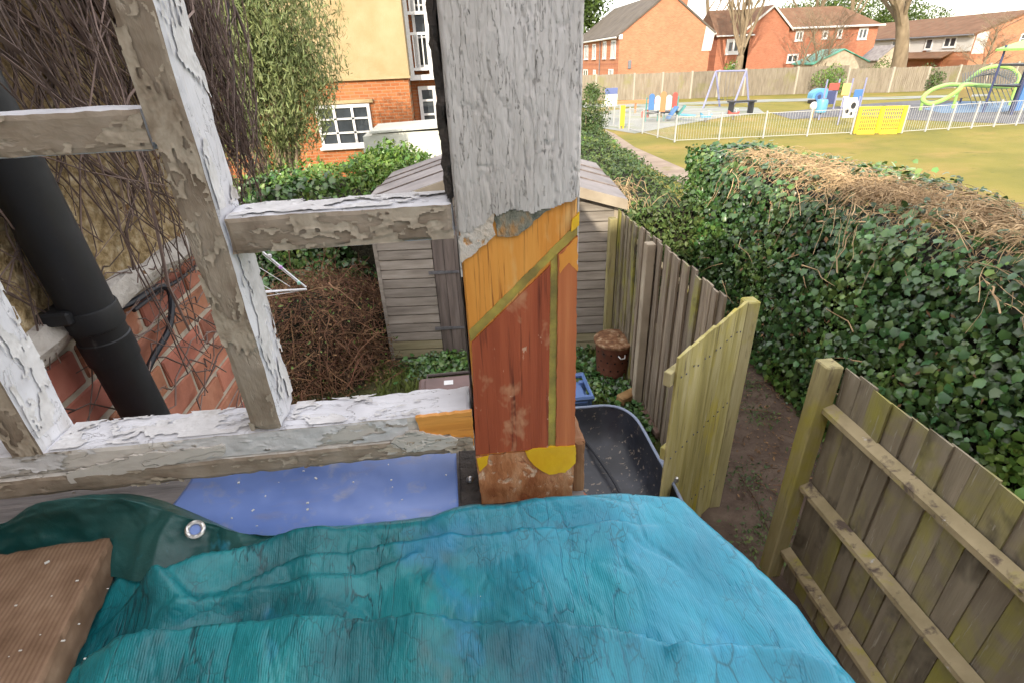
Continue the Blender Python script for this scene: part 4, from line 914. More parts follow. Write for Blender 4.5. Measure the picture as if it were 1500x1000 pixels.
# ------------------------------------------------------------------ wheelie bins behind the post
def wheelie(name, cx, cy, cbody, clid, label, ztop=1.06, w=.5, d=.56):
    t = thing(name, (cx, cy, 0), label, 'bin', None)
    mbody = flat(name + '_body', cbody, .5); mlid = flat(name + '_lid', clid, .42, vary=.18, scale=5)
    mb = MB(); mb.add([(cx-.2, cy-.22, .03), (cx+.2, cy-.22, .03), (cx+.2, cy+.22, .03), (cx-.2, cy+.22, .03), (cx-w/2+.02, cy-d/2+.02, ztop-.1), (cx+w/2-.02, cy-d/2+.02, ztop-.1), (cx+w/2-.02, cy+d/2-.02, ztop-.1), (cx-w/2+.02, cy+d/2-.02, ztop-.1)], [(0,3,2,1),(4,5,6,7),(0,1,5,4),(1,2,6,5),(2,3,7,6),(3,0,4,7)]); mb.build('body', mbody, t)
    mb = MB(); mb.box((cx-w/2, cy-d/2, ztop-.098), (cx+w/2, cy+d/2, ztop-.03), .02); mb.box((cx-w/2+.05, cy-d/2+.05, ztop-.03), (cx+w/2-.05, cy+d/2-.06, ztop-.005), .012); lid = mb.build('lid', mlid, t)
    mb = MB(); mb.tube([(cx-w/2+.06, cy+d/2, ztop-.07), (cx-w/2+.06, cy+d/2+.07, ztop-.06), (cx+w/2-.06, cy+d/2+.07, ztop-.06), (cx+w/2-.06, cy+d/2, ztop-.07)], .016, 8); mb.build('handle', mbody, t, True)
    for s in (-1, 1):
        mb = MB(); mb.tube([(cx+s*.2, cy+.24, .1), (cx+s*.25, cy+.24, .1)], .1, 16); mb.build('wheel', m_cable, t)
    return t, lid
q = onz(660, 556, 1.06)
bb, lid = wheelie('brown_bin', q[0], q[1] - .16, (.05, .035, .03), (.115, .07, .065), 'brown wheelie bin with a white sticker on its lid, left of the post')
sp_ = onz(657, 559, 1.06); mb = MB(); mb.box((sp_[0] - .035, sp_[1] - .03, 1.0555), (sp_[0] + .035, sp_[1] + .03, 1.0575)); mb.build('sticker', m_white, bb)
cr0 = thing('plastic_crate', (.80, 3.62, 0), 'blue plastic crate just right of the post behind the black tray', 'crate')
m_blue = flat('blue_plastic', (.10, .17, .36), .42)
cx, cy, cz = onz(846, 566, .62)[0] - .16, onz(846, 566, .62)[1], .62
mb = MB(); mb.box((cx - .27, cy - .17, cz - .3), (cx + .22, cy + .17, cz - .05), .01); mb.build('body', m_blue, cr0)
mb = MB(); mb.tube([(cx - .29, cy - .19, cz), (cx + .25, cy - .19, cz), (cx + .25, cy + .19, cz), (cx - .29, cy + .19, cz)], .026, 6, closed=True); mb.build('rim', m_blue, cr0)
for s in (-1, 1):
    mb = MB(); mb.box((cx + .20, cy + s * .12 - .02, cz - .16), (cx + .262, cy + s * .12 + .02, cz - .02), .006); mb.build('grip_post', m_blue, cr0)
mb = MB(); mb.box((cx + .20, cy - .1, cz - .16), (cx + .262, cy + .1, cz - .12), .006); mb.build('grip', m_blue, cr0)
mb = MB(); mb.box((cx - .3, cy - .2, .02), (cx + .26, cy + .2, cz - .302), .01); mb.build('base', m_blue, cr0)

# ------------------------------------------------------------------ shed
SL = np.array([-.93, 5.70, 0]); SR = np.array([1.70, 5.45, 0]); SW = np.linalg.norm(SR - SL); se = (SR - SL) / SW; sn = np.array([-se[1], se[0], 0]); SD, SE_, SA = 1.85, 1.88, 2.27
shed = thing('garden_shed', SL + se * SW / 2, 'grey-brown shiplap garden shed with a pitched board roof beyond the post', 'shed')
def sp3(s, d, z): return SL + se * s + sn * d + np.array([0, 0, z])
mb = MB(); mb.prism([sp3(.02, .03, .02), sp3(SW - .02, .03, .02), sp3(SW - .02, .03, SE_), sp3(SW / 2, .03, SA - .06), sp3(.02, .03, SE_)], sn * (SD - .06)); mb.build('carcass', m_shed_door, shed)
bh = .113
def shed_board(s0, s1, z0, z1, mat, low=False):
    mb = MB(); n = 2
    prof = [(.0, z0), (-.006, z0), (-.020, z0 + .012), (-.014, z1 - .002), (.0, z1 - .002)]
    mb.prism([sp3(s0, .03 + d, z) for d, z in prof], se * (s1 - s0)); mb.jitter(.003, 4, int(z0 * 100)); mb.build('board', mat, shed)
dr0, dr1 = .62, 1.36
k = 0; z = .05
while z < SA - .1:
    z1 = z + bh
    lim = 0 if z1 <= SE_ else (z1 - SE_) / (SA - SE_) * SW / 2
    mt = m_shed_low if z < .27 else m_shed
    if z1 < 1.84:
        shed_board(lim, dr0, z, z1, mt); shed_board(dr1, SW - lim, z, z1, mt)
    elif SW / 2 - lim > .1: shed_board(lim, SW - lim, z, z1, mt)
    z = z1
for s in (0, SW):
    mb = MB(); mb.prism([sp3(s - .02, .005, .03), sp3(s + .02, .005, .03), sp3(s + .02, .005, SE_), sp3(s - .02, .005, SE_)], sn * .03); mb.build('corner_trim', m_barge if s else m_shed, shed)
door = MB(); door.prism([sp3(dr0 + .008, .024, .10), sp3(dr1 - .008, .024, .10), sp3(dr1 - .008, .024, 1.82), sp3(dr0 + .008, .024, 1.82)], sn * .02); dro = door.build('door', m_shed_door, shed)
for i in range(6):
    a = dr0 + .01 + i * (dr1 - dr0 - .02) / 6; b = a + (dr1 - dr0 - .02) / 6 - .005
    mb = MB(); mb.prism([sp3(a, .004, .10), sp3(b, .004, .10), sp3(b, .004, 1.82), sp3(a, .004, 1.82)], sn * .019); mb.build('door_board', m_shed_door, dro)
m_iron = flat('old_iron', (.16, .16, .17), .6, .4, .3, vary=.3)
for zz in (.42, 1.12, 1.62):
    mb = MB(); mb.prism([sp3(dr0 - .06, -.012, zz), sp3(dr0 + .36, -.004, zz + .006), sp3(dr0 + .36, -.004, zz + .03), sp3(dr0 - .06, -.012, zz + .04)], sn * .007); mb.build('strap_hinge', m_iron, dro)
for d in range(16):   # side cladding (turned away from us)
    pass
for s, off in ((0, -.012), (SW, .012)):
    mb = MB()
    for i in range(16):
        mb.prism([sp3(s + off - .008, .04, .05 + i * bh), sp3(s + off + .008, .04, .05 + i * bh), sp3(s + off * .4 + .006, .04, .05 + (i + 1) * bh - .003), sp3(s + off * .4 - .006, .04, .05 + (i + 1) * bh - .003)], sn * (SD - .06))
    mb.build('side_cladding', m_shed, shed)
ov = .09
for side in (0, 1):
    e0 = -ov if side == 0 else SW + ov; drop_ = (SA - SE_) / (SW / 2) * ov
    for i in range(4):
        d0 = -.10 + i * (SD + .2) / 4; d1 = d0 + (SD + .2) / 4 - .006; lift = .012 * (i % 2) + random.uniform(0, .006)
        mb = MB(); a = [sp3(e0, d0, SE_ - drop_ + .02 + lift), sp3(SW / 2, d0, SA + .02 + lift), sp3(SW / 2, d1, SA + .03 + lift), sp3(e0, d1, SE_ - drop_ + .03 + lift)]
        mb.prism(a, (0, 0, .018)); mb.jitter(.006, 3, i + 9 * side); mb.build('roof_board', m_shedroof, shed)
        if i < 3:
            mb = MB(); mb.beam(a[3] + np.array([0, 0, .026]), a[2] + np.array([0, 0, .026]), .022, .012); mb.build('lap_batten', m_shed_door, shed)
    mb = MB(); q0, q1 = sp3(e0, -.125, SE_ - drop_ - .07), sp3(SW / 2, -.125, SA - .07)
    mb.prism([q0, q1, q1 + np.array([0, 0, .105]), q0 + np.array([0, 0, .105])], sn * .02); mb.build('barge_board', m_barge, shed)
mb = MB(); mb.beam(sp3(SW / 2, -.1, SA + .062), sp3(SW / 2, SD + .1, SA + .062), .16, .02); mb.build('ridge_cap', m_shedroof, shed)

# ------------------------------------------------------------------ boundary fence between shed and gateway
def feather(name, w, h, mat, seed, t0=.019, t1=.007):
    """feather-edge board: thick on one side, standing at the origin, face towards -x"""
    mb = MB(); n = 6; vs = []; ztops = h + .006 * math.sin(seed * 2.1)
    for i in range(n):
        z = ztops * i / (n - 1)
        vs += [(-t0, 0, z), (-t1, w, z), (0, w, z), (0, 0, z)]
    fs = [(4*i+a, 4*i+(a+1) % 4, 4*i+4+(a+1) % 4, 4*i+4+a) for i in range(n-1) for a in range(4)] + [(3, 2, 1, 0), (4*n-4, 4*n-3, 4*n-2, 4*n-1)]
    mb.add(vs, fs); mb.jitter(.004, 3.0, seed); return mb.mesh(name, mat)
FX = 1.70
fence = thing('close_board_fence', (FX, 4.1, 0), 'weathered grey close-board fence running from the shed to the gate post', 'fence')
fb = [feather('pale', .105, 1.76, m_weather, s) for s in range(6)]; fbo = [feather('pale', .105, 1.74, m_olive, s + 20) for s in range(3)]
y = 2.96; i = 0
while y < 5.36:
    src = fbo[i % 3] if (y > 4.62 or (i % 11 == 4)) else fb[(i * 5) % 6]
    link('pale', src, fence, (FX + random.uniform(-.003, .003), y, .04 + random.uniform(-.007, .007)), (random.uniform(-.006, .006), random.uniform(-.008, .008), 0)); y += .0925; i += 1
for yy in (4.24, 5.36):
    mb = MB(); mb.box((FX - .10, yy - .045, 0), (FX - .02, yy + .045, 1.77 if yy < 5 else 1.7), .006); mb.jitter(.004, 3, int(yy * 10)); mb.build('post', m_barge if yy == 4.24 else m_yellow2, fence)
for zz in (.35, .95, 1.55):
    mb = MB(); mb.beam((FX + .04, 2.95, zz), (FX + .04, 5.4, zz), .06, .07); mb.build('rail', m_rail, fence)

# ------------------------------------------------------------------ gate standing open, and its post
gp = thing('gate_post', (1.80, 2.90, 0), 'yellow-green square gate post at the end of the grey fence', 'post')
mb = MB(); mb.box((1.775, 2.845, 0), (1.865, 2.945, 1.80), .008); mb.jitter(.004, 3, 2); mb.build('shaft', m_yellow2, gp)
gate = thing('wooden_gate', (1.45, 2.6, 0), 'yellowed algae-stained board gate standing open beside the grey fence', 'gate')
A = np.array([1.765, 2.865, 0]); Bq = np.array([1.115, 2.352, 0]); GL = np.linalg.norm(Bq - A); ge = (Bq - A) / GL; gn = np.array([-ge[1], ge[0], 0]); gn = gn if gn[1] < 0 else -gn
nb = 6
for i in range(nb):
    s0 = i * GL / nb; s1 = s0 + GL / nb - .003; zt = 1.795 - .035 * i / nb + random.uniform(-.008, .008)
    q = [A + ge * s0, A + ge * s1]; mb = MB(); k = 7; vs = []
    for j in range(k):
        zz = .05 + (zt - .05) * j / (k - 1); dz = .010 * (j == k - 1)
        vs += [q[0] + np.array([0, 0, zz + dz]), q[1] + np.array([0, 0, zz - dz]), q[1] + gn * .014 + np.array([0, 0, zz - dz]), q[0] + gn * .022 + np.array([0, 0, zz + dz])]
    fs = [(4*a+b, 4*a+(b+1) % 4, 4*a+4+(b+1) % 4, 4*a+4+b) for a in range(k-1) for b in range(4)] + [(3, 2, 1, 0), (4*k-4, 4*k-3, 4*k-2, 4*k-1)]
    mb.add(vs, fs); mb.jitter(.0016, 4, i + 40); mb.build('board', m_yellow, gate)
nl_ = MB()
for i in range(nb):
    for zz in (.4, 1.05, 1.62):
        for s_ in (.3, .7):
            p = A + ge * ((i + s_) * GL / nb) + gn * .0215 + np.array([0, 0, zz + random.uniform(-.012, .012)]); nl_.beam(p, p + gn * .004, .009, .009)
tag(nl_.build('nail_heads', m_iron, gate), kind='stuff')
for zz in (.4, 1.05, 1.62):
    mb = MB(); mb.beam(A - gn * .024 + np.array([0, 0, zz]), Bq - gn * .024 + ge * (.035 if zz > 1.5 else -.03) + np.array([0, 0, zz]), .045, .09, ch=.004); mb.build('ledge', m_yellow2, gate)

# ------------------------------------------------------------------ fence on the right, rails towards us
rfe = thing('panel_fence', (1.98, 1.0, 0), 'mossy brown feather-board fence panel with three rails at lower right', 'fence')
mb = MB(); mb.box((1.885, 2.19, 0), (1.985, 2.295, 1.70), .007); mb.jitter(.005, 3, 5); mb.build('post', m_yellow2, rfe)
rb = [feather('pale', .125, 1.66, m_olive, s + 50, .013, .006) for s in range(6)]
y = 2.188; i = 0
while y > -1.4:
    link('pale', rb[(i * 5) % 6], rfe, (2.003 + random.uniform(-.003, .003), y - .12, .03 + random.uniform(-.012, .012)), (0, random.uniform(-.008, .008), 0)); y -= .108; i += 1
for p_, w_ in (((1230, 607), .05), ((1193, 722), .045), ((1165, 822), .045)):
    zz = onx(*p_, 1.95)[2]; mb = MB()
    mb.add([(1.985, 2.189, zz), (1.985, -1.5, zz - .03), (1.925, -1.5, zz - .055), (1.925, 2.189, zz - .025), (1.985, 2.189, zz - .075), (1.985, -1.5, zz - .105), (1.925, -1.5, zz - .085), (1.925, 2.189, zz - .055)], [(0,1,2,3),(7,6,5,4),(0,4,5,1),(1,5,6,2),(2,6,7,3),(3,7,4,0)])
    mb.build('rail', m_rail, rfe)
for yy in (.42, -1.4):
    mb = MB(); mb.box((2.02, yy - .05, 0), (2.11, yy + .05, 1.68), .007); mb.build('post', m_yellow2, rfe)
mb = MB(); mb.box((2.006, -1.5, 0), (2.018, 2.17, .14)); mb.build('gravel_board', m_olive, rfe)

# ------------------------------------------------------------------ ivy hedge across the lane
hd = thing('ivy_hedge', (3.75, 4.0, 0), 'tall clipped ivy hedge with dead tan vines along its top, right of the lane', 'hedge')
def hedge_pts(n, x0, x1, y0, y1, top, amp, seed, faces=('f', 't', 'e'), w=(.62, .26, .12)):
    P = []; Nn = []
    for fc, ww in zip(faces, w):
        k = int(n * ww); a = RNG.random(k); b = RNG.random(k)
        if fc == 'f':
            y = y0 + (y1 - y0) * a; z = .06 + (top - .1) * b; x = x0 + .06 * (z / top) + .14 * np.clip((z / top - .86) / .14, 0, 1) ** 2; nv = np.stack([-np.ones(k), -.15 * np.ones(k), .25 + .8 * np.clip((z / top - .8) / .2, 0, 1)], 1)
        elif fc == 't':
            y = y0 + (y1 - y0) * a; x = x0 + .2 + (x1 - x0 - .2) * b; z = np.full(k, top); nv = np.tile((-.15, -.1, 1.), (k, 1))
        elif fc == 'e':
            x = x0 + (x1 - x0) * a; z = top * b; y = np.full(k, y1); nv = np.tile((-.3, 1., .3), (k, 1))
        elif fc == 'n':
            x = x0 + (x1 - x0) * a; z = top * b; y = np.full(k, y0); nv = np.tile((0, -1., .3), (k, 1))
        elif fc == 'r':
            y = y0 + (y1 - y0) * a; z = top * b; x = np.full(k, x1); nv = np.tile((1., 0, .3), (k, 1))
        P.append(np.stack([x, y, z], 1)); Nn.append(nv)
    P = np.concatenate(P); Nn = np.concatenate(Nn)
    P = P + unit(Nn) * (amp * fbm(P * 1.15, seed, 4) + RNG.normal(0, .035, len(P)) - .01)[:, None]
    P[:, 2] = np.maximum(P[:, 2], .02); return P, Nn
HX0, HX1, HY0, HY1, HT = 3.22, 4.32, .4, 7.35, 2.08
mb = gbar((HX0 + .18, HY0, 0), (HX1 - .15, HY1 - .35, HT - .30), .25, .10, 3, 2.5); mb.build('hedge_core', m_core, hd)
P_, N_ = hedge_pts(38000, HX0, HX1, HY0, HY1, HT, .17, 3)
on_top = (P_[:, 2] > HT - .14) & (P_[:, 1] < 6.2) & (P_[:, 0] < 4.1) & (fbm(P_ * np.array([.9, .5, .9]), 92, 3) + .35 > 0)
keep = ~(on_top & (RNG.random(len(P_)) < .6)); P_, N_ = P_[keep], N_[keep]
lt = fbm(P_ * .8, 40, 3) > .22
o = link('ivy_leaves', leafmesh('ivy_leaves', P_[~lt] - np.array(WLOC[hd]), N_[~lt], (.022, .078), m_leaf_ivy, spread=.5), hd, WLOC[hd]); tag(o, kind='stuff')
o = link('light_ivy_leaves', leafmesh('light_ivy_leaves', P_[lt] - np.array(WLOC[hd]), N_[lt], (.022, .074), m_leaf_ivy_l, spread=.5), hd, WLOC[hd]); tag(o, kind='stuff')
# the nearest leaves, one by one
m_leaf_one = M('near_ivy_leaf', [(.3, (.03, .075, .028)), (.55, (.06, .13, .04)), (.8, (.12, .21, .06))], scale=.6, rough=.4, spec=.5, bump=0, vary=.45, hue=.03, trans=.12)
one = npmesh('leaf', IVY_V, IVY_F, m_leaf_one)
k = 0
while k < 300:
    y = random.uniform(2.35, 4.6); z = random.uniform(.35, 1.9)
    p = np.array([HX0 + .06 * z / HT, y, z]); p = p + np.array([-1, -.15, .25]) * (.17 * float(fbm(p[None] * 1.15, 3, 4)[0]) + random.uniform(.02, .07))
    nv = Vector((-1 + random.gauss(0, .4), -.25 + random.gauss(0, .4), .35 + random.gauss(0, .4))).normalized(); tp = Vector((random.gauss(0, .5), random.gauss(0, .5), -1)); tp = (tp - nv * tp.dot(nv)).normalized(); bx_ = tp.cross(nv)
    R_ = Matrix(((bx_.x, tp.x, nv.x), (bx_.y, tp.y, nv.y), (bx_.z, tp.z, nv.z))).to_euler()
    link('leaf', one, hd, p, R_, random.uniform(.04, .08)); k += 1
# dead stems on top and hanging over the front
mb = MB()
for i in range(6500):
    y0 = random.uniform(1.2, 6.6); w_ = max(0, 1 - abs(y0 - 4.0) / 3.2)
    if random.random() > .12 + w_: continue
    x0 = random.choice([random.gauss(3.72, .16), random.uniform(3.45, 4.2)]); L_ = random.uniform(.05, .26); a = random.uniform(0, 6.283)
    if random.random() < .018: x0 = random.uniform(3.3, 3.45); L_ = random.uniform(.2, .5); a = random.uniform(-2.6, -1.2)
    p = []; z0 = HT + random.uniform(-.10, .06); bow = random.uniform(.0, .05)
    for j in range(5):
        t = j / 4; xx = x0 + math.cos(a) * L_ * t; yy = y0 + math.sin(a) * L_ * t
        zz = z0 + bow * math.sin(t * 3.0) - max(0, 3.46 - xx) * 1.2
        p.append((xx + random.gauss(0, .010), yy + random.gauss(0, .010), zz))
    mb.tube(p, random.uniform(.0014, .0036) if random.random() < .96 else .006, 3, cap=False)
o = mb.build('dead_stems', m_straw, hd, fix=False); tag(o, kind='stuff')
n_ = 9000; P_ = np.stack([RNG.normal(3.75, .2, n_), RNG.normal(4.0, 1.2, n_), np.full(n_, HT) + RNG.uniform(-.10, .04, n_)], 1); P_[:, 2] -= np.clip(3.46 - P_[:, 0], 0, 1) * 1.2; P_ = P_[(P_[:, 0] > 3.3) & (P_[:, 1] < 6.6)]; n_ = len(P_)
o = link('dead_leaves', leafmesh('dead_leaves', P_ - np.array(WLOC[hd]), np.tile((-.4, -.2, 1.), (n_, 1)), (.03, .09), m_straw, BLADE_V, BLADE_F, .9), hd, WLOC[hd]); tag(o, kind='stuff')
n_ = 260; P_ = np.stack([np.full(n_, HX0 - .02), RNG.uniform(2.4, 7.0, n_), RNG.uniform(.2, 1.9, n_)], 1); P_[:, 0] += .06 * P_[:, 2] / HT - .15 * fbm(P_ * 1.15, 3, 4)
o = link('brown_leaves', leafmesh('brown_leaves', P_ - np.array(WLOC[hd]), np.tile((-1., -.2, .3), (n_, 1)), (.04, .08), m_leaf_dead, OVAL_V, OVAL_F, .6), hd, WLOC[hd]); tag(o, kind='stuff')
mb = MB()
for i in range(11):
    y0 = random.uniform(2.6, 6.5); z0 = random.uniform(.5, 1.75); L_ = random.uniform(.2, .6); a = random.uniform(-.6, .5); s_ = random.choice((-1, 1))
    mb.tube([(HX0 - .08 + .1 * z0 / HT - random.uniform(0, .08), y0 + s_ * L_ * t * math.cos(a), z0 + L_ * t * math.sin(a) - .05 * t * t) for t in (0, .33, .66, 1)], [.006, .005, .004, .002], 5, cap=False)
tag(mb.build('loose_stems', m_straw, hd, fix=False), kind='stuff')

# ------------------------------------------------------------------ hedge along the footpath beyond
h2 = thing('clipped_hedge', (2.9, 12, 0), 'low green hedge running beside the worn path beyond the grey fence', 'hedge')
def h2x(y): return np.interp(y, [6.6, 9, 19], [0, .1, 1.15])
P_, N_ = hedge_pts(21000, 1.9, 3.42, 6.7, 19, 1.42, .30, 60, ('t', 'r', 'n', 'f'), (.52, .22, .14, .12)); P_[:, 0] += h2x(P_[:, 1])
br_ = (fbm(P_ * .7, 81, 3) > .25)
o = link('hedge_leaves', leafmesh('hedge_leaves', P_[~br_] - np.array(WLOC[h2]), N_[~br_], (.05, .11), m_leaf_hedge, OVAL_V, OVAL_F, .7), h2, WLOC[h2]); tag(o, kind='stuff')
o = link('light_leaves', leafmesh('light_leaves', P_[br_] - np.array(WLOC[h2]), N_[br_], (.05, .10), m_leaf_ivy_l, OVAL_V, OVAL_F, .7), h2, WLOC[h2]); tag(o, kind='stuff')
mb = MB(); mb.add([(1.95 + h2x(6.8), 6.9, 0), (3.3 + h2x(6.8), 6.9, 0), (3.3 + h2x(19), 18.9, 0), (1.95 + h2x(19), 18.9, 0), (2.0 + h2x(6.8), 6.9, 1.28), (3.25 + h2x(6.8), 6.9, 1.28), (3.25 + h2x(19), 18.9, 1.28), (2.0 + h2x(19), 18.9, 1.28)], [(0,3,2,1),(4,5,6,7),(0,1,5,4),(1,2,6,5),(2,3,7,6),(3,0,4,7)]); mb.build('hedge_core', m_core, h2)
mb = MB()
for i in range(160):
    y0 = random.uniform(6.7, 8.2); x0 = random.gauss(2.05, .25) + .1; L_ = random.uniform(.2, .5); a = random.uniform(0, 6.3)
    mb.tube([(x0 + math.cos(a) * L_ * t, y0 + math.sin(a) * L_ * t, 1.38 + .15 * math.sin(t * 3) + random.uniform(-.05, .05)) for t in (0, .35, .7, 1)], .004, 3, cap=False)
tag(mb.build('dead_stems', m_straw, h2, fix=False), kind='stuff')
def blob_bush(name, label, c, r, n, size, mat, tv, tf, spread=.7, grow=(0, 0, 1), gw=.5, stem=True, kindcat='bush', lumps=9, core=.75, barkm=None):
    """bush built of leaf clumps on several uneven lobes around a few stems"""
    t = thing(name, (c[0], c[1], 0), label, kindcat); c = np.array(c, float); r = np.array(r, float)
    P = []; Nn = []
    lb = unit(RNG.normal(0, 1, (lumps, 3))) * RNG.uniform(.35, .72, (lumps, 1)); lr = RNG.uniform(.34, .62, lumps)
    for i in range(lumps):
        k = n // lumps; d = unit(RNG.normal(0, 1, (k, 3))); rr = RNG.random(k) ** .33
        q = lb[i] + d * (lr[i] * (.55 + .5 * rr))[:, None] * (1 + .25 * fbm(d * 3 + i, 5 + i, 2))[:, None]; P.append(q); Nn.append(d)
    P = np.concatenate(P) * r + c; Nn = np.concatenate(Nn) * np.array([1, 1, .6]) + np.array([0, 0, .35])
    m_ = P[:, 2] > .03
    o = link('foliage', leafmesh('foliage', P[m_] - np.array(WLOC[t]), Nn[m_], size, mat, tv, tf, spread, grow, gw), t, WLOC[t]); tag(o, kind='stuff')
    mb = MB()
    for i in range(lumps):
        e = lb[i] * r + c; p0 = np.array([c[0], c[1], 0]) + np.array([random.gauss(0, .08), random.gauss(0, .08), 0]); md = (p0 * .5 + e * .5) + np.array([0, 0, .1])
        mb.tube([p0, md, e], [.035 * r[0] ** .5, .025 * r[0] ** .5, .01], 6)
    mb.build('stem', barkm or m_bark2, t)
    return t
blob_bush('rounded_shrub', 'taller leafy shrub at the far end of the low hedge beside the post', (3.95, 16.4, 1.3), (.85, .9, 1.1), 5200, (.05, .11), m_leaf_hedge, OVAL_V, OVAL_F)

# ------------------------------------------------------------------ ivy bank and bushes behind the brush pile
ib = thing('ivy_bank', (-2.5, 8, 0), 'dark ivy-covered bank between the brush pile and the pale house', 'ivy')
P_, N_ = hedge_pts(17000, -5.2, -.35, 7.75, 9.3, 1.86, .38, 120, ('n', 't', 'r'), (.55, .38, .07)); P_[:, 1] -= .5 * np.clip((-P_[:, 0] - 1.2), 0, 1); 
P_[:, 2] += .25 * fbm(P_ * np.array([1.2, .5, 0]), 33, 2) * np.clip(P_[:, 2] / 2, 0, 1)
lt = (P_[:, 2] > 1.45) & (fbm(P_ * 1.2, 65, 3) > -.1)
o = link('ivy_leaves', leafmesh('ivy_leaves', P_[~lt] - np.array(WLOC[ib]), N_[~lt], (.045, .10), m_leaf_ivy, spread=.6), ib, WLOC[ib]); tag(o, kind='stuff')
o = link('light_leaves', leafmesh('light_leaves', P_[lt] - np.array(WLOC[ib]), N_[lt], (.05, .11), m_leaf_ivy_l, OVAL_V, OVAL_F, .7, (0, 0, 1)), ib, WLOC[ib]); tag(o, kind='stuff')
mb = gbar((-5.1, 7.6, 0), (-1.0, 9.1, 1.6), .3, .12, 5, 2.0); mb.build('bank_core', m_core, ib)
blob_bush('evergreen_bush', 'tall grey-green bush with upright narrow leaves against the cream house', (-3.0, 9.6, 3.5), (1.4, 1.1, 1.9), 46000, (.06, .14), m_leaf_bush, BLADE_V, BLADE_F, .8, (0, 0, 1), 1.4, lumps=22)
blob_bush('broadleaf_bush', 'small yellow-green leafy bush just left of the shed roof', (-.95, 8.7, 1.62), (.8, .6, .60), 4200, (.06, .13), m_leaf_ivy_l, OVAL_V, OVAL_F)

# ------------------------------------------------------------------ brush pile
bp_ = thing('brush_pile', (-1.75, 6.0, 0), 'heap of dead brown bramble cuttings left of the shed', 'brush pile')
BC = np.array([-1.78, 6.05, 0]); BR = np.array([1.2, 1.3, 1.15])
uu_, vv_ = np.meshgrid(np.linspace(0, 2 * math.pi, 40), np.linspace(0, math.pi / 2, 14)); D_ = np.stack([np.cos(uu_) * np.cos(vv_), np.sin(uu_) * np.cos(vv_), np.sin(vv_)], -1)
def heap_r(D): return 1 + .34 * fbm(np.asarray(D) * 2.4, 4, 3)
V = BC + D_ * BR * .74 * heap_r(D_)[..., None]
F = [(j*40+i, j*40+i+1, (j+1)*40+i+1, (j+1)*40+i) for j in range(13) for i in range(39)]
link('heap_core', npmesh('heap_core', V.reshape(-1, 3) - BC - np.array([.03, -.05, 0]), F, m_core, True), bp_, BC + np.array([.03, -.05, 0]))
mb = MB()
for i in range(6000):
    r_ = np.random.default_rng(i); d = unit(r_.normal(0, 1, 3)); d[2] = abs(d[2]) * .9; p0 = BC + d * BR * float(heap_r(d[None])[0]) * r_.uniform(.72, 1.02)
    tdir = unit(np.cross(d, r_.normal(0, 1, 3)) + d * r_.uniform(-.3, .7)); L_ = r_.uniform(.08, .30) if i % 9 else r_.uniform(.35, .8); cv = r_.uniform(-.3, .4); rad_ = r_.uniform(.002, .0045) if i % 9 else r_.uniform(.004, .009)
    p = [p0 + tdir * L_ * t + np.array([0, 0, -.35 * L_ * t * t]) + d * (cv * L_ * (t - t * t) * 2) + r_.normal(0, .010, 3) for t in (0, .2, .4, .6, .8, 1)]
    if min(q[2] for q in p) < .02 or max(q[0] for q in p) > -.95 and max(q[1] for q in p) > 5.6: continue
    mb.tube(p, [rad_ * (1 - .5 * t / 5) for t in range(6)], 4, cap=False)
    if i % 9 == 0:
        for k in range(3): s_ = unit(tdir + r_.normal(0, .6, 3)); mb.tube([p[2 + k], p[2 + k] + s_ * .08, p[2 + k] + s_ * .16 + np.array([0, 0, -.02])], [rad_ * .5, rad_ * .4, rad_ * .25], 3, cap=False)
tag(mb.build('twigs', m_twig, bp_, fix=False), kind='stuff')
def dome(n, s0, s1):
    d = unit(RNG.normal(0, 1, (n, 3))); d[:, 2] = np.abs(d[:, 2]); return BC + d * BR * RNG.uniform(s0, s1, (n, 1)) * heap_r(d)[:, None], d
for nm, n_, mt, sz in (('dead_leaves', 7500, m_leaf_dead, (.018, .055)), ('green_leaves', 1100, m_leaf_ivy_l, (.025, .065))):
    P_, N_ = dome(n_, .74, 1.02); o = link(nm, leafmesh(nm, P_ - np.array(WLOC[bp_]), N_, sz, mt, OVAL_V, OVAL_F, .8), bp_, WLOC[bp_]); tag(o, kind='stuff')

# rotary clothes airer, its line ends poking in over the heap
al = thing('clothes_airer', (-2.15, 4.75, 0), 'white arm and taut lines of a folding clothes airer above the brush pile', 'clothes airer')
m_al = flat('white_alloy', (.66, .67, .70), .35)
tip = ony(449, 424, 4.75); hub = np.array([-2.2, 4.78, 1.55])
mb = MB(); mb.tube([(-2.2, 4.78, 0), (-2.2, 4.78, 1.9)], .022, 10); mb.build('mast', m_al, al, True)
mb = MB(); mb.tube([hub - np.array([0, 0, .15]), tip], .010, 8); mb.build('arm', m_al, al, True)
mb = MB(); mb.tube([ony(376, 362, 4.72), tip + np.array([0, 0, .02])], .008, 8); mb.build('arm', m_al, al, True)
for (a, b) in (((380, 392), (425, 420)), ((380, 415), (410, 432)), ((378, 436), (447, 425)), ((378, 430), (440, 424)), ((384, 372), (436, 414))):
    mb = MB(); mb.tube([ony(*a, 4.74), ony(*b, 4.76)], .0035, 5); mb.build('line', m_al, al)
for (px, py, c) in ((411, 392, (.45, .25, .55)), (438, 415, (.25, .5, .42)), (395, 375, (.6, .6, .62))):
    p = ony(px, py, 4.72); mb = MB(); mb.box(p - .014, p + .014, .004); mb.build('peg', flat('peg_plastic', c, .4), al)

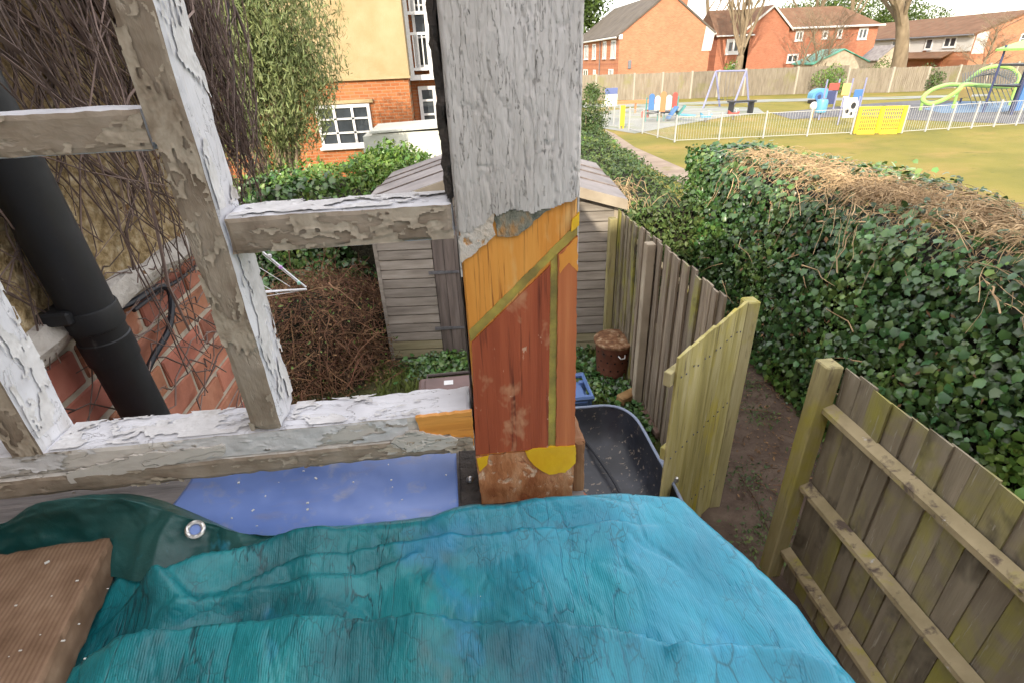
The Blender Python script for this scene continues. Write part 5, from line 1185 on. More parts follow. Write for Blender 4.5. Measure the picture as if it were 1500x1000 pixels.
# ------------------------------------------------------------------ incinerator bin, logs, weeds
ic = thing('incinerator_bin', (1.58, 4.86, 0), 'rusty brown metal garden incinerator with a lid standing by the fence', 'bin')
m_rust = M('rusty_metal', [(.3, (.10, .035, .02)), (.55, (.17, .06, .036)), (.8, (.24, .11, .07))], scale=9, rough=.85, bump=.3, spots=[((.08, .045, .035), 14, (1, 1, .6), .6, .7)])
m_hole = flat('hole_shade', (.008, .007, .006), .9)  # near-black discs paint the unlit inside of the air holes
cx, cy = 1.575, 4.86
mb = MB(); mb.lathe((cx, cy, 0), [(.165, .03), (.172, .05), (.205, .50), (.212, .51), (.205, .52), (.195, .5), (.16, .06)], 36); mb.build('drum', m_rust, ic, True)
mb = MB(); mb.lathe((cx, cy, .52), [(.222, -.025), (.224, .0), (.215, .008), (.19, .006), (.15, .022), (.06, .034), (.045, .05), (.001, .05)], 36); mb.build('lid', M('rusty_lid', [(.3, (.10, .045, .025)), (.5, (.20, .10, .05)), (.62, (.33, .22, .13)), (.85, (.45, .40, .34))], scale=16, rough=.85, bump=.4), ic, True)
for r_ in range(4):
    for j in range(10):
        a = -math.pi / 2 + (j - 4.5) * .42 + (.2 if r_ % 2 else 0); z = .12 + r_ * .1; rr = .172 + .033 * (z - .05) / .45 + .0015
        mb = MB(); cc = Vector((cx + rr * math.cos(a), cy + rr * math.sin(a), z)); tx = Vector((-math.sin(a), math.cos(a), 0)); mb.add([cc + (tx * math.cos(q) + Vector((0, 0, 1)) * math.sin(q)) * .011 for q in np.linspace(0, 2 * math.pi, 8, endpoint=False)], [tuple(range(8))]); mb.build('air_hole', m_hole, ic)
a = -1.45; mb = MB(); mb.tube([(cx + .205 * math.cos(a - .18), cy + .205 * math.sin(a - .18), .42), (cx + .235 * math.cos(a - .1), cy + .235 * math.sin(a - .1), .40), (cx + .235 * math.cos(a + .1), cy + .235 * math.sin(a + .1), .40), (cx + .205 * math.cos(a + .18), cy + .205 * math.sin(a + .18), .42)], .007, 7); mb.build('handle', flat('bright_wire', (.55, .54, .52), .35), ic, True)
m_log = M('split_log', [(.25, (.17, .09, .035)), (.55, (.29, .175, .075)), (.8, (.38, .26, .13))], scale=7, rough=.9, bump=.5)
m_log2 = M('dark_log', [(.25, (.07, .04, .03)), (.55, (.13, .085, .065)), (.8, (.2, .14, .11))], scale=7, rough=.9, bump=.5)
def log(a, b, w, h, label, mat, seed):
    mb = MB(); mb.beam(a, b, w, h, ch=.012); mb.jitter(.012, 8, seed); tag(mb.build('firewood_log', mat), label, 'log', 'logs by the fence foot')
log(onz(908, 586, .16), onz(955, 562, .16), .11, .09, 'short split orange-brown log lying by the fence foot', m_log, 3)
log(onz(936, 592, .1), onz(968, 637, .1), .085, .07, 'dark weathered log lying below the orange-brown one', m_log2, 4)
log(onz(925, 610, .03), onz(950, 655, .03), .08, .05, 'grey stone-like block half hidden behind the tray rim', m_shed, 6)
# weeds: grass and ivy on the ground of the garden
n_ = 9000; P_ = np.stack([RNG.uniform(-1.2, 1.66, n_), RNG.uniform(3.2, 5.9, n_), np.full(n_, .025)], 1); k_ = fbm(P_ * 1.6, 7, 3) > -.25; P_ = P_[k_]
o = link('grass_tufts', leafmesh('grass_tufts', P_, np.tile((0, -.9, .35), (len(P_), 1)), (.05, .16), M('grass_blade', [(.3, (.07, .10, .02)), (.6, (.13, .16, .035)), (.85, (.24, .22, .08))], scale=2, rough=.6, bump=0, vary=.35, island=True, trans=.2), BLADE_V, BLADE_F, .5, (0, 0, 1), 1.3)); tag(o, 'rough green and straw grass in front of the shed', 'grass', kind='stuff')
n_ = 3600; ctr = np.array([(1.35, 4.95), (1.4, 4.6), (1.62, 4.5), (1.5, 3.9), (1.62, 4.1), (1.2, 5.2), (-.2, 5.45), (-.5, 5.4)]); ci = RNG.integers(0, len(ctr), n_); P_ = np.concatenate([ctr[ci] + RNG.normal(0, .13, (n_, 2)), RNG.uniform(.03, .16, (n_, 1))], 1); P_ = P_[P_[:, 0] < 1.66]
o = link('ground_ivy', leafmesh('ground_ivy', P_, np.tile((0, -.3, 1.), (len(P_), 1)), (.03, .065), m_leaf_ivy, spread=.6)); tag(o, 'dark ivy creeping round the bin and logs', 'ivy', kind='stuff')
# litter and weeds on the lane
n_ = 2600; P_ = np.stack([2.0 + 1.3 * RNG.random(n_) ** .6, RNG.uniform(.8, 7.6, n_), np.full(n_, .055)], 1)
o = link('leaf_litter', leafmesh('leaf_litter', P_, np.tile((0, 0, 1.), (n_, 1)), (.015, .05), m_leaf_dead, OVAL_V, OVAL_F, .35)); tag(o, 'dead leaves scattered on the soil lane', 'leaf litter', kind='stuff')
ctr = np.array([(2.9, 4.4), (2.75, 3.9), (3.15, 4.9), (3.0, 3.2), (2.2, 3.1), (2.25, 2.65), (2.7, 5.4), (3.1, 5.8), (2.0, 2.45)]); n_ = 1600; ci = RNG.integers(0, len(ctr), n_); P_ = np.concatenate([ctr[ci] + RNG.normal(0, .12, (n_, 2)), RNG.uniform(.05, .10, (n_, 1))], 1)
o = link('lane_weeds', leafmesh('lane_weeds', P_, np.tile((0, -.2, 1.), (n_, 1)), (.02, .05), m_leaf_hedge, OVAL_V, OVAL_F, .5)); tag(o, 'small green weeds on the soil lane', 'weeds', kind='stuff')
mb = MB()
for i in range(210):
    y0 = random.uniform(1.2, 7); x0 = 2.0 + 1.4 * random.random() ** .5; a = random.uniform(0, 6.3); L_ = random.uniform(.06, .3)
    mb.tube([(x0 + math.cos(a) * L_ * t, y0 + math.sin(a) * L_ * t, .062 + .012 * math.sin(t * 3) + random.uniform(0, .008)) for t in (0, .5, 1)], random.uniform(.0015, .004), 4, cap=False)
p0, p1 = onz(1080, 690, .06), onz(1130, 785, .06); mb.tube([p0, (p0 + p1) / 2 + np.array([.02, 0, .01]), p1], .004, 5)
tag(mb.build('fallen_twigs', m_twig, fix=False), 'thin twigs lying on the soil lane', 'twigs', kind='stuff')

# ------------------------------------------------------------------ windows for buildings
def window(parent, a, b, z0, z1, out, cols=2, rows=1, fr=.07, frame=None, glass=None, name='window', sill=True, depth=.06):
    """a, b: ends of the window on the wall line (x, y); out: outward unit normal (x, y)"""
    a = np.array([a[0], a[1], 0.]); b = np.array([b[0], b[1], 0.]); o_ = np.array([out[0], out[1], 0.]); L_ = np.linalg.norm(b - a); e = (b - a) / L_; up = np.array([0, 0, 1.])
    mb = MB()
    def bar(s0, s1, h0, h1): mb.prism([a + e*s0 + up*h0 + o_*.005, a + e*s1 + up*h0 + o_*.005, a + e*s1 + up*h1 + o_*.005, a + e*s0 + up*h1 + o_*.005], o_ * depth)
    bar(0, fr, z0, z1); bar(L_ - fr, L_, z0, z1); bar(fr, L_ - fr, z0, z0 + fr); bar(fr, L_ - fr, z1 - fr, z1)
    for i in range(1, cols): s = L_ * i / cols; bar(s - fr * .4, s + fr * .4, z0 + fr, z1 - fr)
    w = mb.build(name, frame or m_white, parent)
    if rows > 1:
        mb = MB()
        for i in range(1, rows): h = z0 + (z1 - z0) * i / rows; bar(fr, L_ - fr, h - fr * .28, h + fr * .28)
        mb.build('glazing_bar', frame or m_white, w)
    for i in range(cols):
        s0 = L_ * i / cols + fr * .5; s1 = L_ * (i + 1) / cols - fr * .5; mb = MB()
        mb.prism([a + e*s0 + up*(z0+fr) + o_*.004, a + e*s1 + up*(z0+fr) + o_*.004, a + e*s1 + up*(z1-fr) + o_*.004, a + e*s0 + up*(z1-fr) + o_*.004], o_ * .02); mb.build('pane', glass or m_glass, w)
    if sill:
        mb = MB(); mb.prism([a - e*.05 + up*(z0-.06), b + e*.05 + up*(z0-.06), b + e*.05 + up*z0, a - e*.05 + up*z0], o_ * .12); mb.build('sill', frame or m_white, w)
    return w
def wx(px, y): return ony(px, 100, y)[0]
def wz(px, py, y): return ony(px, py, y)[2]

# ------------------------------------------------------------------ neighbour's house
NY = 14.6
nh = thing('cream_house', (-3, NY + 3, 0), 'cream roughcast house over orange brick with white windows, behind the bush', 'house')
xr_ = -.86; zb = 2.99
mb = MB(); mb.box((-9, NY, 0), (xr_ - .04, NY + 7, zb)); mb.build('brick_storey', m_nbrick, nh)
mb = MB(); mb.box((-9.1, NY - .06, zb), (xr_, NY + 7, 6.4)); mb.build('render_storey', m_cream, nh)
mb = MB(); mb.box((-9.1, NY - .09, zb - .05), (xr_ + .02, NY - .005, zb + .0)); mb.build('drip_course', m_cream, nh)
mb = MB(); mb.prism([(-9.4, NY - .5, 6.3), (-9.4, NY + 7.5, 6.3), (-9.4, NY + 3.5, 9.4)], (9.0, 0, 0)); mb.build('roof', m_roof_brown, nh)
x0, x1 = ony(466, 180, NY)[0], ony(545, 180, NY)[0]
window(nh, (x0, NY), (x1, NY), 1.45, 2.42, (0, -1), 3, 3, .075)
mb = MB(); mb.prism([(x0 - .1, NY - .09, 2.44), (x1 + .1, NY - .09, 2.44), (x1 + .1, NY - .09, 2.52), (x0 - .1, NY - .09, 2.52)], (0, .085, 0)); mb.build('lintel', m_cream, nh)
# white timber bay and balcony round the corner
py_ = NY + .55; bx0, bx1 = xr_ - .03, .9
mb = MB(); mb.box((bx0, py_ + .35, .0), (bx1, py_ + 2, 6.4)); mb.build('bay_wall', m_nbrick, nh)
window(nh, (bx0 + .16, py_ + .345), (bx0 + .62, py_ + .345), 1.35, 2.72, (0, -1), 1, 4, .09)
window(nh, (bx0 + .66, py_ + .345), (bx0 + 1.2, py_ + .345), 1.35, 2.72, (0, -1), 2, 4, .08)
mb = MB(); mb.box((bx0, py_, zb - .12), (bx1, py_ + .345, zb)); mb.build('balcony_floor', m_white, nh)
for x in (bx0 + .08, bx0 + .56, bx0 + 1.1):
    mb = MB(); mb.box((x - .045, py_ + .01, zb), (x + .045, py_ + .09, 6.2)); mb.build('balcony_post', m_white, nh)
for z in (zb + .10, zb + .88):
    mb = MB(); mb.box((bx0 + .125, py_ + .02, z), (bx1, py_ + .08, z + .06)); mb.build('balcony_rail', m_white, nh)
for i in range(14):
    x = bx0 + .17 + i * .11
    mb = MB(); mb.box((x, py_ + .03, zb + .162), (x + .03, py_ + .07, zb + .878)); mb.build('baluster', m_white, nh)
mb = MB(); mb.box((bx0 + .125, py_ + .02, 4.3), (bx1, py_ + .08, 4.37)); mb.build('balcony_rail', m_white, nh)
for i in range(14):
    x = bx0 + .17 + i * .11
    mb = MB(); mb.box((x, py_ + .03, 4.372), (x + .04, py_ + .07, 5.0)); mb.build('baluster', m_white, nh)
window(nh, (bx0 + .2, py_ + .345), (bx0 + 1.2, py_ + .345), zb + .15, 5.2, (0, -1), 3, 3, .07)
# pale outbuilding between us and it
gr = thing('low_outbuilding', (-.4, 11.9, 0), 'low pale grey boarded outbuilding behind the shed roof', 'outbuilding')
gy_ = 11.5; m_pale = M('pale_boards', [(.3, (.52, .54, .48)), (.7, (.62, .63, .57))], scale=2, stretch=(.4, 1, 4), rough=.8, bump=.3)
gl = ony(531, 210, gy_); g2 = ony(549, 193, gy_); g3 = ony(655, 181, gy_)
for i in range(7):
    z0 = .0 + i * .29; z1 = z0 + .284; sl = gl[0] if z1 < gl[2] else gl[0] + (g2[0] - gl[0]) * min(1, (z1 - gl[2]) / (g2[2] - gl[2]))
    mb = MB(); mb.prism([(gl[0], gy_, z0), (1.2, gy_, z0), (1.2, gy_ - .012, z1), (sl, gy_ - .012, z1)], (0, .04, 0)); mb.build('board', m_pale, gr)
mb = MB(); mb.box((gl[0] + .02, gy_ + .045, 0), (1.2, gy_ + 1.4, 1.98)); mb.build('carcass', m_pale, gr)
mb = MB(); mb.prism([(g2[0] - .1, gy_ - .06, 2.035), (1.3, gy_ - .06, 2.12), (1.3, gy_ - .06, 2.16), (g2[0] - .1, gy_ - .06, 2.075)], (0, 1.6, 0)); mb.build('roof', m_pale, gr)

# ------------------------------------------------------------------ playground railing
def railing(name, A, B, nb, label, h=1.0, last=True):
    A = np.array([A[0], A[1], 0.]); B = np.array([B[0], B[1], 0.]); t = thing(name, (A + B) / 2, label, 'railing')
    for i in range(nb):
        a = A + (B - A) * i / nb; b = A + (B - A) * (i + 1) / nb; L_ = np.linalg.norm(b - a); e = (b - a) / L_; k = int(L_ / .105)
        mb = MB()
        for j in range(1, k):
            p = a + e * L_ * j / k; mb.beam(p + np.array([0, 0, .08]), p + np.array([0, 0, h - .03]), .008, .008, up=(0, 1, 0))
        tag(mb.build('bars', m_metalw, t, fix=False), kind='stuff')
        for z in (.08, h - .03):
            mb = MB(); mb.beam(a + np.array([0, 0, z]), b + np.array([0, 0, z]), .02, .022); mb.build('rail', m_metalw, t)
    for i in range(nb + 1 if last else nb):
        p = A + (B - A) * i / nb; mb = MB(); mb.box((p[0] - .028, p[1] - .028, 0), (p[0] + .028, p[1] + .028, h + .05), .006); mb.build('post', m_metalw, t)
    return t
c0 = onz(988, 209); gA = onz(1251, 197); gB = onz(1317, 196); c2 = onz(1375, 192); far_l = onz(858, 180)
railing('bar_railing', c0[:2], gA[:2] - np.array([.15, 0]), 4, 'white bar railing along the playground, left of the yellow gate')
railing('bar_railing', gB[:2] + np.array([.1, 0]), c2[:2] + (c2 - gB)[:2] * 2.6, 6, 'white bar railing along the playground, right of the yellow gate')
yl = onz(921, 191); railing('bar_railing', yl[:2], c0[:2], 3, 'white bar railing receding from the corner towards the yellow panel', last=False)
yr = onz(907, 189); railing('bar_railing', far_l[:2], yr[:2], 3, 'white bar railing left of the yellow panel, beyond the hedge')
m_yel = flat('yellow_paint', (.56, .40, .03), .45, vary=.05)
# yellow double gate with mesh infill
yg = thing('playground_gate', (gA + gB) / 2, 'yellow double-leaf mesh gate in the white playground railing', 'gate')
for i in range(2):
    a = gA + (gB - gA) * i * .5; b = gA + (gB - gA) * (i + 1) * .5; e = (b - a) / np.linalg.norm(b - a); a = a + e * .02; b = b - e * .02; up = np.array([0, 0, 1.])
    for (p, q) in ((a + up*.03, a + up*1.05), (b + up*.03, b + up*1.05)):
        mb = MB(); mb.beam(p, q, .14, .06, up=(0, 1, 0)); mb.build('gate_frame', m_yel, yg)
    for (z, hh) in ((.07, .16), (1.0, .10)):
        mb = MB(); mb.beam(a + e * .07 + up*z, b - e * .07 + up*z, .05, hh); mb.build('gate_frame', m_yel, yg)
    mb = MB(); n_ = 11
    for j in range(1, n_): p = a + (b - a) * j / n_; mb.beam(p + up*.1, p + up*.96, .025, .025, up=(0, 1, 0))
    for j in range(1, 6): mb.beam(a + up*(.1 + j*.15), b + up*(.1 + j*.15), .02, .025)
    tag(mb.build('mesh_infill', m_yel, yg, fix=False), kind='stuff')
yp = thing('yellow_panel', (yl + yr) / 2, 'plain bright yellow gate panel in the far left of the railing', 'gate')
mb = MB(); mb.box((yr[0], yr[1] - .03, .12), (yl[0], yr[1] + .03, 1.08), .01); mb.build('panel', m_yel, yp)
for x in (yr[0] + .04, yl[0] - .04):
    mb = MB(); mb.box((x - .04, yr[1] + .031, 0), (x + .04, yr[1] + .10, 1.05)); mb.build('post', m_yel, yp)
# sign board
sg = onz(893, 184); st = thing('sign_board', sg, 'small blue and white notice board on two posts near the yellow panel', 'sign')
for s in (-.22, .22):
    mb = MB(); mb.tube([(sg[0] + s, sg[1], 0), (sg[0] + s, sg[1], 1.75)], .04, 8); mb.build('post', m_metalw, st)
mb = MB(); mb.box((sg[0] - .33, sg[1] - .05, .95), (sg[0] + .33, sg[1] - .01, 1.5), .008); mb.build('board', flat('sign_cream', (.66, .68, .55)), st)
mb = MB(); mb.box((sg[0] - .33, sg[1] - .055, 1.502), (sg[0] + .33, sg[1] - .005, 1.8), .008); mb.build('header', flat('sign_blue', (.10, .13, .28)), st)

# ------------------------------------------------------------------ play equipment
pb = dict(red=flat('play_red', (0.326, 0.072, 0.056), .4), blue=flat('play_blue', (0.060, 0.148, 0.329), .4), sky=flat('play_sky', (0.094, 0.265, 0.410), .4), yel=flat('play_yellow', (0.504, 0.359, 0.126), .4), white=flat('play_white', (0.502, 0.502, 0.482), .4), green=flat('play_green', (0.237, 0.403, 0.097), .4), navy=flat('play_navy', (0.044, 0.054, 0.122), .4), black=flat('play_black', (0.022, 0.022, 0.024), .5), orange=flat('play_orange', (0.440, 0.181, 0.082), .4), teal=flat('play_teal', (0.063, 0.218, 0.203), .4))
u0 = onz(972, 178); tu = thing('play_unit', u0, 'toddler play unit with red, blue, yellow and white panels', 'play unit')
for i, (dx, w, z0, z1, c) in enumerate(((-1.05, .42, .75, 1.75, 'blue'), (-.55, .40, .7, 1.6, 'white'), (-.1, .45, .55, 1.85, 'orange'), (.4, .42, .7, 1.6, 'white'), (.9, .4, .8, 1.75, 'red'), (-1.3, .6, .25, .75, 'red'), (-.1, .35, .2, .6, 'yel'))):
    mb = MB(); x = u0[0] + dx; mb.prism([(x - w/2, u0[1] + .1*i, z0), (x + w/2, u0[1] + .1*i, z0), (x + w/2, u0[1] + .1*i, z1 - .12), (x + w*.2, u0[1] + .1*i, z1), (x - w*.2, u0[1] + .1*i, z1), (x - w/2, u0[1] + .1*i, z1 - .12)], (0, .05, 0)); mb.build('panel', pb[c], tu)
for dx in (-1.3, -.35, .15, .65, 1.15):
    mb = MB(); mb.tube([(u0[0] + dx, u0[1] + .4, 0), (u0[0] + dx, u0[1] + .4, 1.5)], .05, 8); mb.build('post', pb['teal'], tu)
mb = MB(); mb.box((u0[0] - 1.2, u0[1] + .05, .5), (u0[0] + 1.2, u0[1] + .9, .58)); mb.build('deck', pb['black'], tu)
for (a, b, c) in (((.2, -.2, .0), (.9, -.1, .7), 'blue'), ((1.2, -.3, .25), (2.1, -.9, .12), 'sky'), ((.95, -.1, .1), (1.5, -.2, .75), 'teal')):
    mb = MB(); mb.beam(u0 + np.array(a) + np.array([0, 0, .15]), u0 + np.array(b) + np.array([0, 0, .2]), .55, .10, ch=.02); mb.build('slide' if c == 'sky' else 'ramp', pb[c], tu)
tu.scale = (.72, .72, .80)
ob = onz(930, 166); bm_ = thing('balance_beam', ob, 'long low orange beam beyond the toddler play unit', 'beam'); 
mb = MB(); mb.box((ob[0] - 2, ob[1], .55), (ob[0] + 2.6, ob[1] + .08, .75)); mb.build('beam', pb['orange'], bm_)
for s in (-1.8, 0, 2.3):
    mb = MB(); mb.box((ob[0] + s, ob[1] + .081, 0), (ob[0] + s + .1, ob[1] + .18, .7)); mb.build('post', pb['orange'], bm_)
# swings
s0 = onz(1042, 158); s1 = onz(1076, 159); sw = thing('swing_frame', (s0 + s1) / 2, 'blue-grey A-frame swing standing before the board fence', 'swing')
msw = flat('swing_paint', (.20, .21, .33), .4); sd_ = s1 - s0; sd_ = sd_ / np.linalg.norm(sd_); sp_n = np.array([-sd_[1], sd_[0], 0]); hh = 2.15
for c in (s0, s1 + sd_ * .4):
    for s in (-1, 1):
        mb = MB(); mb.tube([c + np.array([.72 * s, .3 * s, 0]), c + np.array([0, 0, hh])], .06, 8); mb.build('leg', msw, sw, True)
mb = MB(); mb.tube([s0 + np.array([0, 0, hh]), s1 + sd_ * .4 + np.array([0, 0, hh])], .05, 8); mb.build('top_bar', msw, sw, True)
for k in (.35, .75):
    p = s0 + (s1 - s0) * k
    for s in (-.2, .2):
        mb = MB(); mb.tube([p + sd_ * s + np.array([0, 0, hh]), p + sd_ * s + np.array([0, 0, .5])], .012, 4); mb.build('chain', m_iron, sw)
    mb = MB(); mb.beam(p - sd_ * .22 + np.array([0, 0, .48]), p + sd_ * .22 + np.array([0, 0, .48]), .2, .04); mb.build('seat', pb['black'], sw)
b0 = onz(1084, 167); bt = thing('picnic_bench', b0, 'black low bench standing right of the swings', 'bench')
mb = MB(); mb.box((b0[0] - .75, b0[1] - .3, .62), (b0[0] + .75, b0[1] + .3, .70), .01); mb.build('top', pb['black'], bt)
for s in (-.6, .6):
    mb = MB(); mb.box((b0[0] + s - .05, b0[1] - .25, 0), (b0[0] + s + .05, b0[1] + .25, .62)); mb.build('leg', pb['black'], bt)
for (px, py, c, nm, lb) in ((1033, 180, 'sky', 'spring_rider', 'small pale blue spring rider near the railing corner'), (1073, 176, 'red', 'spring_rider', 'low red spring rider right of the pale blue one')):
    p = onz(px, py); t = thing(nm, p, lb, 'spring rider'); t.scale = (.6, .6, .65)
    mb = MB(); mb.tube([(p[0] + .1 * math.cos(a * 1.0), p[1] + .1 * math.sin(a * 1.0), .02 + .02 * a) for a in np.linspace(0, 16, 60)], .02, 5); mb.build('spring', m_iron, t)
    mb = MB(); mb.prism([(p[0] - .45, p[1] - .1, .38), (p[0] + .4, p[1] - .1, .38), (p[0] + .55, p[1] - .1, .62), (p[0] + .3, p[1] - .1, .55), (p[0] - .2, p[1] - .1, .55), (p[0] - .5, p[1] - .1, .75)], (0, .25, 0)); mb.build('seat', pb[c], t)
    mb = MB(); mb.tube([(p[0] + .25, p[1] - .3, .85), (p[0] + .25, p[1] + .3, .85)], .03, 6); mb.tube([(p[0] + .25, p[1], .5), (p[0] + .25, p[1], .85)], .03, 6); mb.build('handle', pb['white'], t)
# round spinner and blue toy car climber, drum and play panels
cc = onz(1198, 152); t = thing('toy_car_climber', cc, 'bright blue round play car on the dark surface', 'play car')
mb = MB(); mb.prism([(cc[0] + 1.15 * math.cos(a) - .25, cc[1], .75 + .55 * math.sin(a)) for a in np.linspace(0, math.pi, 12)] + [(cc[0] - 1.4, cc[1], .45), (cc[0] + .9, cc[1], .45)], (0, .9, 0)); mb.build('body', pb['sky'], t)
for dx in (-.7, .65):
    mb = MB(); mb.tube([(cc[0] + dx, cc[1] - .1, .6), (cc[0] + dx, cc[1] - .02, .6)], .42, 18); w_ = mb.build('wheel', pb['blue'], t)
    mb = MB(); mb.tube([(cc[0] + dx, cc[1] - .13, .6), (cc[0] + dx, cc[1] - .101, .6)], .2, 14); mb.build('hub', pb['navy'], w_)
mb = MB(); mb.box((cc[0] - 1.3, cc[1] - .01, .0), (cc[0] + 1.2, cc[1] + .9, .3), .05); mb.build('base', pb['black'], t)
t.scale = (.62, .62, .68); t.location.x += .4
pp_ = onz(1232, 160); t = thing('activity_panels', pp_, 'row of activity panels with red, blue and white boards on grey posts', 'play panel')
for i, (dx, w, z0, z1, c) in enumerate(((-1.1, .7, .35, 1.25, 'navy'), (-1.0, .9, 1.27, 1.75, 'red'), (.1, .7, .9, 1.7, 'yel'), (1.25, .75, .5, 1.25, 'blue'), (.25, .5, .1, .85, 'white'))):
    mb = MB(); mb.box((pp_[0] + dx - w/2, pp_[1] + .02*i, z0), (pp_[0] + dx + w/2, pp_[1] + .02*i + .06, z1), .02); mb.build('panel', pb[c], t)
for dx in (-1.6, -.55, .6, 1.75):
    mb = MB(); mb.tube([(pp_[0] + dx, pp_[1] + .2, 0), (pp_[0] + dx, pp_[1] + .2, 2.0)], .06, 8); mb.build('post', msw, t)
t.scale = (.72, .72, .80)
fc = onz(1240, 183); t = thing('cow_panel', fc, 'white play panel with black patches in front of the activity panels', 'play panel')
mb = MB(); mb.prism([(fc[0] - .42, fc[1], .35), (fc[0] + .42, fc[1], .35), (fc[0] + .5, fc[1], 1.0), (fc[0] + .3, fc[1], 1.35), (fc[0] - .3, fc[1], 1.35), (fc[0] - .5, fc[1], 1.0)], (0, .06, 0)); mb.build('panel', pb['white'], t)
for (dx, z, w) in ((.16, .95, .17), (-.2, .7, .13), (.12, .55, .10)):
    mb = MB(); mb.tube([(fc[0] + dx, fc[1] - .015, z), (fc[0] + dx, fc[1] - .001, z)], w, 10); mb.build('patch', pb['black'], t)
for dx in (-.55, .55):
    mb = MB(); mb.tube([(fc[0] + dx, fc[1] + .1, 0), (fc[0] + dx, fc[1] + .1, 1.4)], .05, 8); mb.build('post', msw, t)
t.scale = (.72, .72, .85)
dc = onz(1199, 176); t = thing('talking_drum', dc, 'blue round-topped play drum beside a white ball post', 'play drum')
mb = MB(); mb.lathe((dc[0], dc[1], 0), [(.30, .45), (.42, .5), (.44, 1.15), (.38, 1.3), (.001, 1.34)], 18); mb.build('drum', pb['sky'], t, True)
mb = MB(); mb.tube([(dc[0], dc[1], 0), (dc[0], dc[1], .5)], .07, 8); mb.build('post', msw, t)
t.scale = (.62, .62, .72)
bp0 = onz(1188, 176); t = thing('ball_post', bp0, 'short play post topped with a white ball', 'play post')
mb = MB(); mb.lathe((bp0[0], bp0[1], .85), [(.28 * math.sin(a), -.28 * math.cos(a)) for a in np.linspace(0.02, math.pi - .02, 10)], 14); mb.build('ball', pb['white'], t, True)
mb = MB(); mb.tube([(bp0[0], bp0[1], 0), (bp0[0], bp0[1], .6)], .06, 8); mb.build('post', pb['yel'], t)
t.scale = (.7, .7, .75)
# climbing net with the big green hoop
LY = 28.5
def lp(zx, zy, y=LY): return ony(1160 + zx / 4.347, zy / 4.347, y)
cf = thing('climbing_net', lp(1100, 660), 'climbing net strung in a twisted lime green steel hoop', 'climbing frame')
loop = [(835, 640, -.6), (850, 605, -.5), (900, 570, -.3), (990, 543, 0), (1085, 540, .4), (1140, 500, .8), (1210, 448, 1.0), (1300, 425, 1.1), (1390, 436, 1.1), (1440, 480, .9), (1440, 525, .5), (1390, 552, .2), (1290, 551, 0), (1180, 545, -.3), (1095, 543, -.6), (1050, 585, -.8), (960, 640, -.9), (880, 663, -.9)]
LP = np.array([lp(a, b, LY + c * 1.6) for a, b, c in loop]); nO = len(LP); tq = np.linspace(0, nO, 110, endpoint=False); ki = tq.astype(int); fr = (tq - ki)[:, None]
a_, b_, c_, d_ = LP[(ki-1) % nO], LP[ki % nO], LP[(ki+1) % nO], LP[(ki+2) % nO]
Qn = .5 * (2*b_ + (c_-a_)*fr + (2*a_-5*b_+4*c_-d_)*fr**2 + (3*b_-a_-3*c_+d_)*fr**3)
mb = MB(); mb.tube(Qn, .105, 8, closed=True); mb.build('hoop', pb['green'], cf, True)
mb = MB()
for i in range(22):
    t_ = i / 21; p = lp(1090 + 330 * t_, 545 - 0 * t_, LY + .4); q = lp(1090 + 350 * t_, 470 - 30 * math.sin(t_ * 3), LY + 1.4); g_ = onz(1160 + (1080 + 300 * t_) / 4.347, 158)
    mb.tube([p, q], .02, 4); 
    if i % 2: mb.tube([p, np.array([p[0] + .3, p[1] - .6, .05])], .02, 4)
for i in range(8):
    mb.tube([lp(1130 + 20 * i, 500 - 8 * i, LY + .9), lp(1420, 440 + 14 * i, LY + 1.1)], .018, 4)
tag(mb.build('net_ropes', flat('net_rope', (.10, .11, .12), .7), cf, fix=False), kind='stuff')
for (zx, zy) in ((835, 640), (1060, 580), (1440, 520)):
    p = lp(zx, zy); mb = MB(); mb.tube([p, (p[0], p[1], 0)], .07, 8); mb.build('leg', pb['green'], cf)
tw = onz(1500, 168); t = thing('play_tower', tw, 'dark navy climbing tower with a green sloping roof at right edge', 'play tower')
for (dx, dy) in ((-.7, 0), (.8, 0), (-.7, 1.5), (.8, 1.5)):
    mb = MB(); mb.tube([(tw[0] + dx, tw[1] + dy, 0), (tw[0] + dx, tw[1] + dy, 3.0)], .05, 8); mb.build('post', pb['navy'], t)
for z in (1.2, 2.1):
    mb = MB(); mb.box((tw[0] - .7, tw[1], z), (tw[0] + .8, tw[1] + 1.5, z + .08)); mb.build('deck', pb['black'], t)
mb = MB(); mb.box((tw[0] - .65, tw[1] - .08, .2), (tw[0] + .1, tw[1] - .02, 1.9)); mb.build('panel', pb['blue'], t)
mb = MB(); mb.prism([(tw[0] - .9, tw[1] - .3, 2.75), (tw[0] - .9, tw[1] + 1.8, 2.75), (tw[0] - .9, tw[1] + 1.8, 2.85), (tw[0] - .9, tw[1] - .3, 2.85)], (2, 0, .5)); mb.build('roof', pb['green'], t)
for (zx, c, lb) in ((1105, 'yel', 'yellow play board under the green hoop'),):
    p = lp(zx, 590 if c == 'yel' else 520, LY + 2.5); t = thing('play_board', (p[0], p[1], 0), lb, 'play board')
    mb = MB(); mb.box((p[0] - .5, p[1], p[2] - .3), (p[0] + .5, p[1] + .08, p[2] + .3), .02); mb.build('board', pb[c], t)
    mb = MB(); mb.tube([(p[0], p[1] + .13, 0), (p[0], p[1] + .13, p[2])], .05, 6); mb.build('post', pb['navy'], t)

